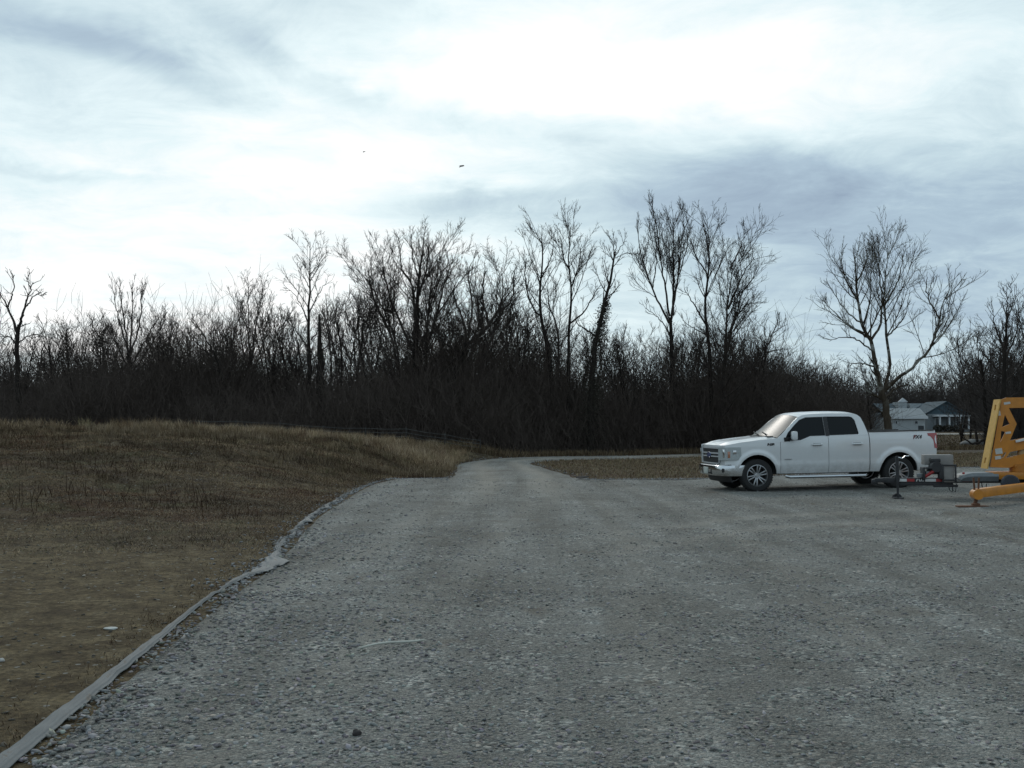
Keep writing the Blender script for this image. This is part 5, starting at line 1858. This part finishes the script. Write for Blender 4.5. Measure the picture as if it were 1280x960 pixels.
for h_ in (.28, .46, .64):
    bm = bmesh.new()
    for a, b in zip(Pts, Pts[1:]):
        sag = Vector((0, 0, -.03))
        add_tube(bm, [a + Vector((0, -.055, h_)), (a + b) / 2 + Vector((0, -.055, h_)) + sag, b + Vector((0, -.055, h_))], .011, 6)
    bm_obj('rail', bm, M_WIRE, fence)

# ------------------------------------------------------------------ strip of ground fabric along the edge of the lot
m, N, B = new_mat('grey_woven_fabric')
tc = N.new('ShaderNodeTexCoord').outputs['Object']
c = N.ramp(N.noise(tc, 3.5, 6, 0.65, 0.3), [(0.3, (0.066, 0.078, 0.082)), (0.55, (0.092, 0.105, 0.108)), (0.75, (0.120, 0.132, 0.132))])
c = N.mix(N.mapr(N.noise(tc, 7, 5, 0.7), 0.58, 0.7), c, (0.075, 0.064, 0.048))
N.l.new(c, B.inputs['Base Color'])
B.inputs['Roughness'].default_value = 0.7
wv = N.new('ShaderNodeTexWave')
wv.inputs['Scale'].default_value = 90
N.l.new(tc, wv.inputs['Vector'])
bp = N.new('ShaderNodeBump')
bp.inputs['Strength'].default_value = 0.2
bp.inputs['Distance'].default_value = 0.004
N.l.new(wv.outputs[0], bp.inputs['Height'])
N.l.new(bp.outputs[0], B.inputs['Normal'])
M_FAB = m
fy = np.linspace(3.6, 26.5, 330)
wtab = np.interp(fy, [3.6, 4.8, 6, 7.5, 9.3, 10.3, 11.0, 11.7, 12.2, 13, 14, 16.5, 17.2, 18, 20, 23, 26.5], [.16, .135, .115, .09, .045, .05, .12, .36, .22, .10, .06, .07, .20, .07, .09, .05, .03])
htab = np.interp(fy, [3.6, 7, 9.3, 10.5, 12, 15, 17, 20, 26.5], [.024, .022, .018, .016, .028, .020, .036, .026, .012])
G = []
for i, y in enumerate(fy):
    xl = float(left_edge(y)) + float(edge_wobble(y)) - .05 + .02 * float(fnoise(y, y * .3, 4.0, 3)) * (.15 if y < 10 else 1)
    w, h = wtab[i] * (1 + (.08 if y < 10 else .55) * float(fnoise(y, 2, 3.1, 2))), htab[i] * (1 + .45 * float(fnoise(y, 1, 2.7, 5)))
    rowp = []
    for k, q in enumerate(np.linspace(0, 1, 13)):
        x = xl - .02 + w * q
        # two soft folds, then the free edge curls under on the gravel side
        zz = h * (.35 + .65 * math.sin(min(1, q * 1.25) * math.pi * .62)) + .007 * math.sin(q * 19 + 1.2 * float(fnoise(y, 0, .8)))
        zz += .010 * float(fnoise(x, y, 9.0, 6)) * min(1, y / 8)
        if q > .86:
            zz -= h * (q - .86) / .14 * .55
        if q < .1:
            zz -= h * .6 * (1 - q / .1)
        rowp.append((x, y, float(land(x, y)) + .004 + max(zz, -.01)))
    G.append(rowp)
bm = bmesh.new()
add_shell(bm, G, (0, 0, -.006))
fb = bm_obj('ground_fabric', bm, M_FAB, None, True)
tag(fb, 'strip of grey woven ground fabric folded along the left edge of the gravel', 'fabric strip')

# ------------------------------------------------------------------ bits lying about
def gravel_z(x, y):
    return float(land(x, y) + .004 + (0.018 * fnoise(x, y, 0.9, 1) + 0.010 * fnoise(x, y, 2.6, 4)) * sstep(0.1, 1.5, x - left_edge(y)))


bm = bmesh.new()
pa, pb = at(447, 813, 7.3), at(531, 800, 7.66)
pts_ = []
for f in np.linspace(0, 1, 9):
    x, y = pa[0] + (pb[0] - pa[0]) * f, pa[1] + (pb[1] - pa[1]) * f - .02 * math.sin(f * math.pi)
    pts_.append((x, y, gravel_z(x, y) + .030 + .012 * math.sin(f * 5)))
add_tube(bm, pts_, [.005, .008, .009, .009, .009, .009, .009, .008, .005], 8)
stk = bm_obj('stick', bm, simple('bleached_stick', (0.42, 0.42, 0.37), 0.7, 0, 0.15), None, True)
tag(stk, 'thin bleached stick lying on the gravel near the camera', 'stick')


def rock(name, label, cat, u, v, Yd, s, col, sq=.7):
    p = at(u, v, Yd)
    bm = bmesh.new()
    bmesh.ops.create_icosphere(bm, subdivisions=3, radius=1)
    o_ = Vector((u * .37, v * .11, 0))
    for vv_ in bm.verts:
        k = 1 + .3 * noise.noise(vv_.co * 1.4 + o_) + .12 * noise.noise(vv_.co * 3.7 + o_)
        vv_.co = Vector((vv_.co.x * k * s[0], vv_.co.y * k * s[1], vv_.co.z * k * s[2]))
    o = bm_obj(name, bm, simple(name + '_stone', col, .9, 0, .25, 25, bump=.5), None, True)
    z = gravel_z(p[0], p[1]) if p[0] > left_edge(Yd) else float(land(p[0], p[1]))
    o.location = (p[0], p[1], z + s[2] * .55)
    return tag(o, label, cat)


rock('stone', 'dark round stone on the gravel in the foreground', 'stone', 446, 913, 5.40, (.023, .021, .021), (0.035, 0.030, 0.028))
rock('stone', 'flat white stone alone on the bare brown earth', 'stone', 138, 784, 8.15, (.052, .036, .012), (0.42, 0.42, 0.39))
rock('stone', 'small pale stone by the left photo edge on the bare earth', 'stone', 2, 824, 7.05, (.020, .02, .015), (0.36, 0.35, 0.32))
# scrap of black plastic at the tip of the grass
bm = bmesh.new()
G = []
for i, x in enumerate(np.linspace(-.14, .24, 14)):
    G.append([(x, yy, max(.02, .055 + .11 * abs(x + .03) ** .8 * (1 if x < 0 else .35) + .03 * math.sin(7 * x + 9 * yy))) for yy in np.linspace(-.13, .13, 7)])
add_shell(bm, G, (0, 0, -.008))
sc = bm_obj('plastic_scrap', bm, simple('black_sheet', (0.010, 0.011, 0.012), .85, spec=.15), None, True)
sp_ = at(726, 599, 30.0)
sc.location = (sp_[0], sp_[1], gravel_z(sp_[0], sp_[1]) + .01)
tag(sc, 'crumpled scrap of black plastic at the tip of the brown grass by the road', 'plastic scrap')


# birds
M_BIRD = simple('dark_feathers', (0.03, 0.03, 0.032), .8)
for u, v, Yd, sc_, lab in ((577, 208, 70, .23, 'dark bird flying above the trees, the larger of the two'), (455, 190, 95, .16, 'distant bird flying high on the left, the smaller of the two')):
    root = empty('bird', at(u, v, Yd), (0, 0, 0.5))
    tag(root, lab, 'bird', 'birds in the sky')
    bm = bmesh.new()
    add_tube(bm, [(-.9 * sc_, 0, 0), (-.5 * sc_, 0, .02), (0, 0, .03), (.5 * sc_, 0, .05), (.75 * sc_, 0, .07), (.95 * sc_, 0, .05)], [.02 * sc_, .16 * sc_, .24 * sc_, .16 * sc_, .13 * sc_, .02 * sc_], 8)
    bm_obj('body', bm, M_BIRD, root, True)
    for s in (-1, 1):
        bm = bmesh.new()
        G = [[((.32 - .1 * f) * sc_ - .12 * f * f * sc_, s * 1.5 * f * sc_, (.5 * f - .45 * f * f) * sc_), ((-.32 + .28 * f) * sc_ - .12 * f * f * sc_, s * 1.5 * f * sc_, (.5 * f - .45 * f * f) * sc_)] for f in np.linspace(0, 1, 7)]
        add_shell(bm, G, (0, 0, -.02 * sc_))
        bm_obj('wing', bm, M_BIRD, root)

# ------------------------------------------------------------------ sky and light
SUN_AZ, SUN_EL = R_(-7), R_(34)     # azimuth measured from straight ahead towards the right
w = bpy.data.worlds.new('World')
scene.world = w
w.use_nodes = True
N = Nodes(w.node_tree)
bg = N.n['Background']
sky = N.new('ShaderNodeTexSky', sky_type='NISHITA')
sky.sun_disc = False
sky.sun_elevation = SUN_EL
sky.sun_rotation = SUN_AZ
sky.air_density = 1.2
sky.dust_density = 1.5
d = N.new('ShaderNodeTexCoord').outputs['Generated']
sp = N.new('ShaderNodeSeparateXYZ')
N.l.new(d, sp.inputs[0])
dx, dy, dz = sp.outputs
zc = N.math('MAXIMUM', dz, 0.0)
inv = N.math('DIVIDE', 1.0, N.math('ADD', zc, 0.16))
cp = N.new('ShaderNodeCombineXYZ')
N.put(cp.inputs[0], N.math('MULTIPLY', dx, inv))
N.put(cp.inputs[1], N.math('MULTIPLY', dy, inv))
P = cp.outputs[0]
# direction seen as azimuth and height tangents towards the front
yf_ = N.math('MAXIMUM', dy, 0.15)
az = N.math('DIVIDE', dx, yf_)
el = N.math('DIVIDE', dz, yf_)
wn = N.noise(P, 1.6, 5, 0.6, 0.3)
wq = N.math('SUBTRACT', wn, 0.5)
n2 = N.noise(P, 4.2, 9, 0.68, 0.7)
n3 = N.noise(P, 0.7, 3, 0.5, 0.2)


def pix(u, v):
    return (u - 640) / 1250, (531 - v) / 1250


def blob(u, v, su, sv, ang=0.0, amp=0.5):
    """soft patch centred where the picture shows it, given as a direction in the sky"""
    a0, e0 = pix(u, v)
    ax = N.math('SUBTRACT', N.math('ADD', az, N.math('MULTIPLY', wq, amp * .35)), a0)
    ez = N.math('SUBTRACT', N.math('ADD', el, N.math('MULTIPLY', wq, amp * .16)), e0)
    c_, s_ = math.cos(ang), math.sin(ang)
    p = N.math('ADD', N.math('MULTIPLY', ax, c_), N.math('MULTIPLY', ez, s_))
    q = N.math('SUBTRACT', N.math('MULTIPLY', ez, c_), N.math('MULTIPLY', ax, s_))
    p = N.math('DIVIDE', p, su / 1250)
    q = N.math('DIVIDE', q, sv / 1250)
    r2 = N.math('ADD', N.math('MULTIPLY', p, p), N.math('MULTIPLY', q, q))
    return N.math('EXPONENT', N.math('MULTIPLY', r2, -1.0))


mpx = N.new('ShaderNodeMapping')
mpx.inputs['Scale'].default_value = (0.9, 3.2, 1)
mpx.inputs['Rotation'].default_value = (0, 0, R_(14))
N.l.new(P, mpx.inputs['Vector'])
n4 = N.noise(mpx.outputs[0], 1.5, 5, 0.6, 0.6)
front = N.mapr(dy, -0.1, 0.5)
# broad brightness: white towards the hidden sun on the left, slate blue low on the right
lum = N.math('ADD', N.math('ADD', 0.46, N.math('MULTIPLY', front, 0.16)), N.math('MULTIPLY', wq, 0.42))
glow = N.math('ADD', N.math('MULTIPLY', blob(300, 310, 520, 190, 0, .4), 0.30), N.math('MULTIPLY', blob(760, 90, 400, 95, 0.10, .5), 0.52))
glow = N.math('ADD', glow, N.math('MULTIPLY', blob(60, 430, 420, 130, 0, .2), 0.12))
lum = N.math('ADD', lum, N.math('MULTIPLY', glow, front))
dark = None
for args, a in (((190, 60, 170, 26, -0.42), .25), ((330, 55, 120, 26, -0.55), .20), ((620, 150, 190, 42, -0.10), .32), ((560, 252, 100, 28, 0), .26), ((430, 110, 60, 20, -.4), .10), ((830, 30, 90, 28, .2), .20),
                ((880, 240, 260, 52, .06), .30), ((1180, 340, 340, 110, 0), .26), ((1040, 260, 210, 30, .1), .12), ((80, 205, 150, 12, -.1), .17), ((1180, 130, 130, 40, .45), .06), ((20, 20, 120, 26, -.2), .24)):
    t_ = N.math('MULTIPLY', blob(*args), a)
    dark = t_ if dark is None else N.math('ADD', dark, t_)
lum = N.math('SUBTRACT', lum, N.math('MULTIPLY', dark, front))
lum = N.math('ADD', lum, N.math('MULTIPLY', N.math('SUBTRACT', n2, 0.5), 0.46))
lum = N.math('ADD', lum, N.math('MULTIPLY', N.math('SUBTRACT', n3, 0.5), 0.16))
lum = N.math('ADD', lum, N.math('MULTIPLY', N.math('SUBTRACT', n4, 0.5), 0.24))
cloud = N.ramp(lum, [(0.14, (0.28, 0.37, 0.49)), (0.40, (0.42, 0.55, 0.66)), (0.58, (0.58, 0.73, 0.80)), (0.76, (0.78, 0.92, 0.96)), (0.92, (0.97, 1.02, 1.03)), (1.0, (1.06, 1.07, 1.07))])
STR = 0.1
cl10 = N.new('ShaderNodeVectorMath', operation='SCALE')
N.l.new(cloud, cl10.inputs[0])
cl10.inputs['Scale'].default_value = 1.0 / STR
cover = N.mapr(N.math('ADD', n3, N.math('MULTIPLY', wn, 0.5)), 0.30, 0.55, 0.80, 0.97)
out = N.mix(cover, sky.outputs[0], cl10.outputs[0])
N.l.new(out, bg.inputs['Color'])
bg.inputs['Strength'].default_value = STR

sd = bpy.data.lights.new('sun', 'SUN')
sd.energy = 0.9
sd.angle = R_(14)
sd.color = (1.0, 0.95, 0.88)
so = bpy.data.objects.new('sun', sd)
COL.objects.link(so)
v_ = Vector((math.sin(SUN_AZ) * math.cos(SUN_EL), math.cos(SUN_AZ) * math.cos(SUN_EL), math.sin(SUN_EL)))
so.rotation_euler = v_.to_track_quat('Z', 'Y').to_euler()

vs = scene.view_settings
vs.view_transform = 'Standard'
vs.look = 'None'
vs.exposure = 0.0
vs.gamma = 1.0
vs.use_curve_mapping = False
scene.cycles.max_bounces = 5
scene.cycles.use_adaptive_sampling = True
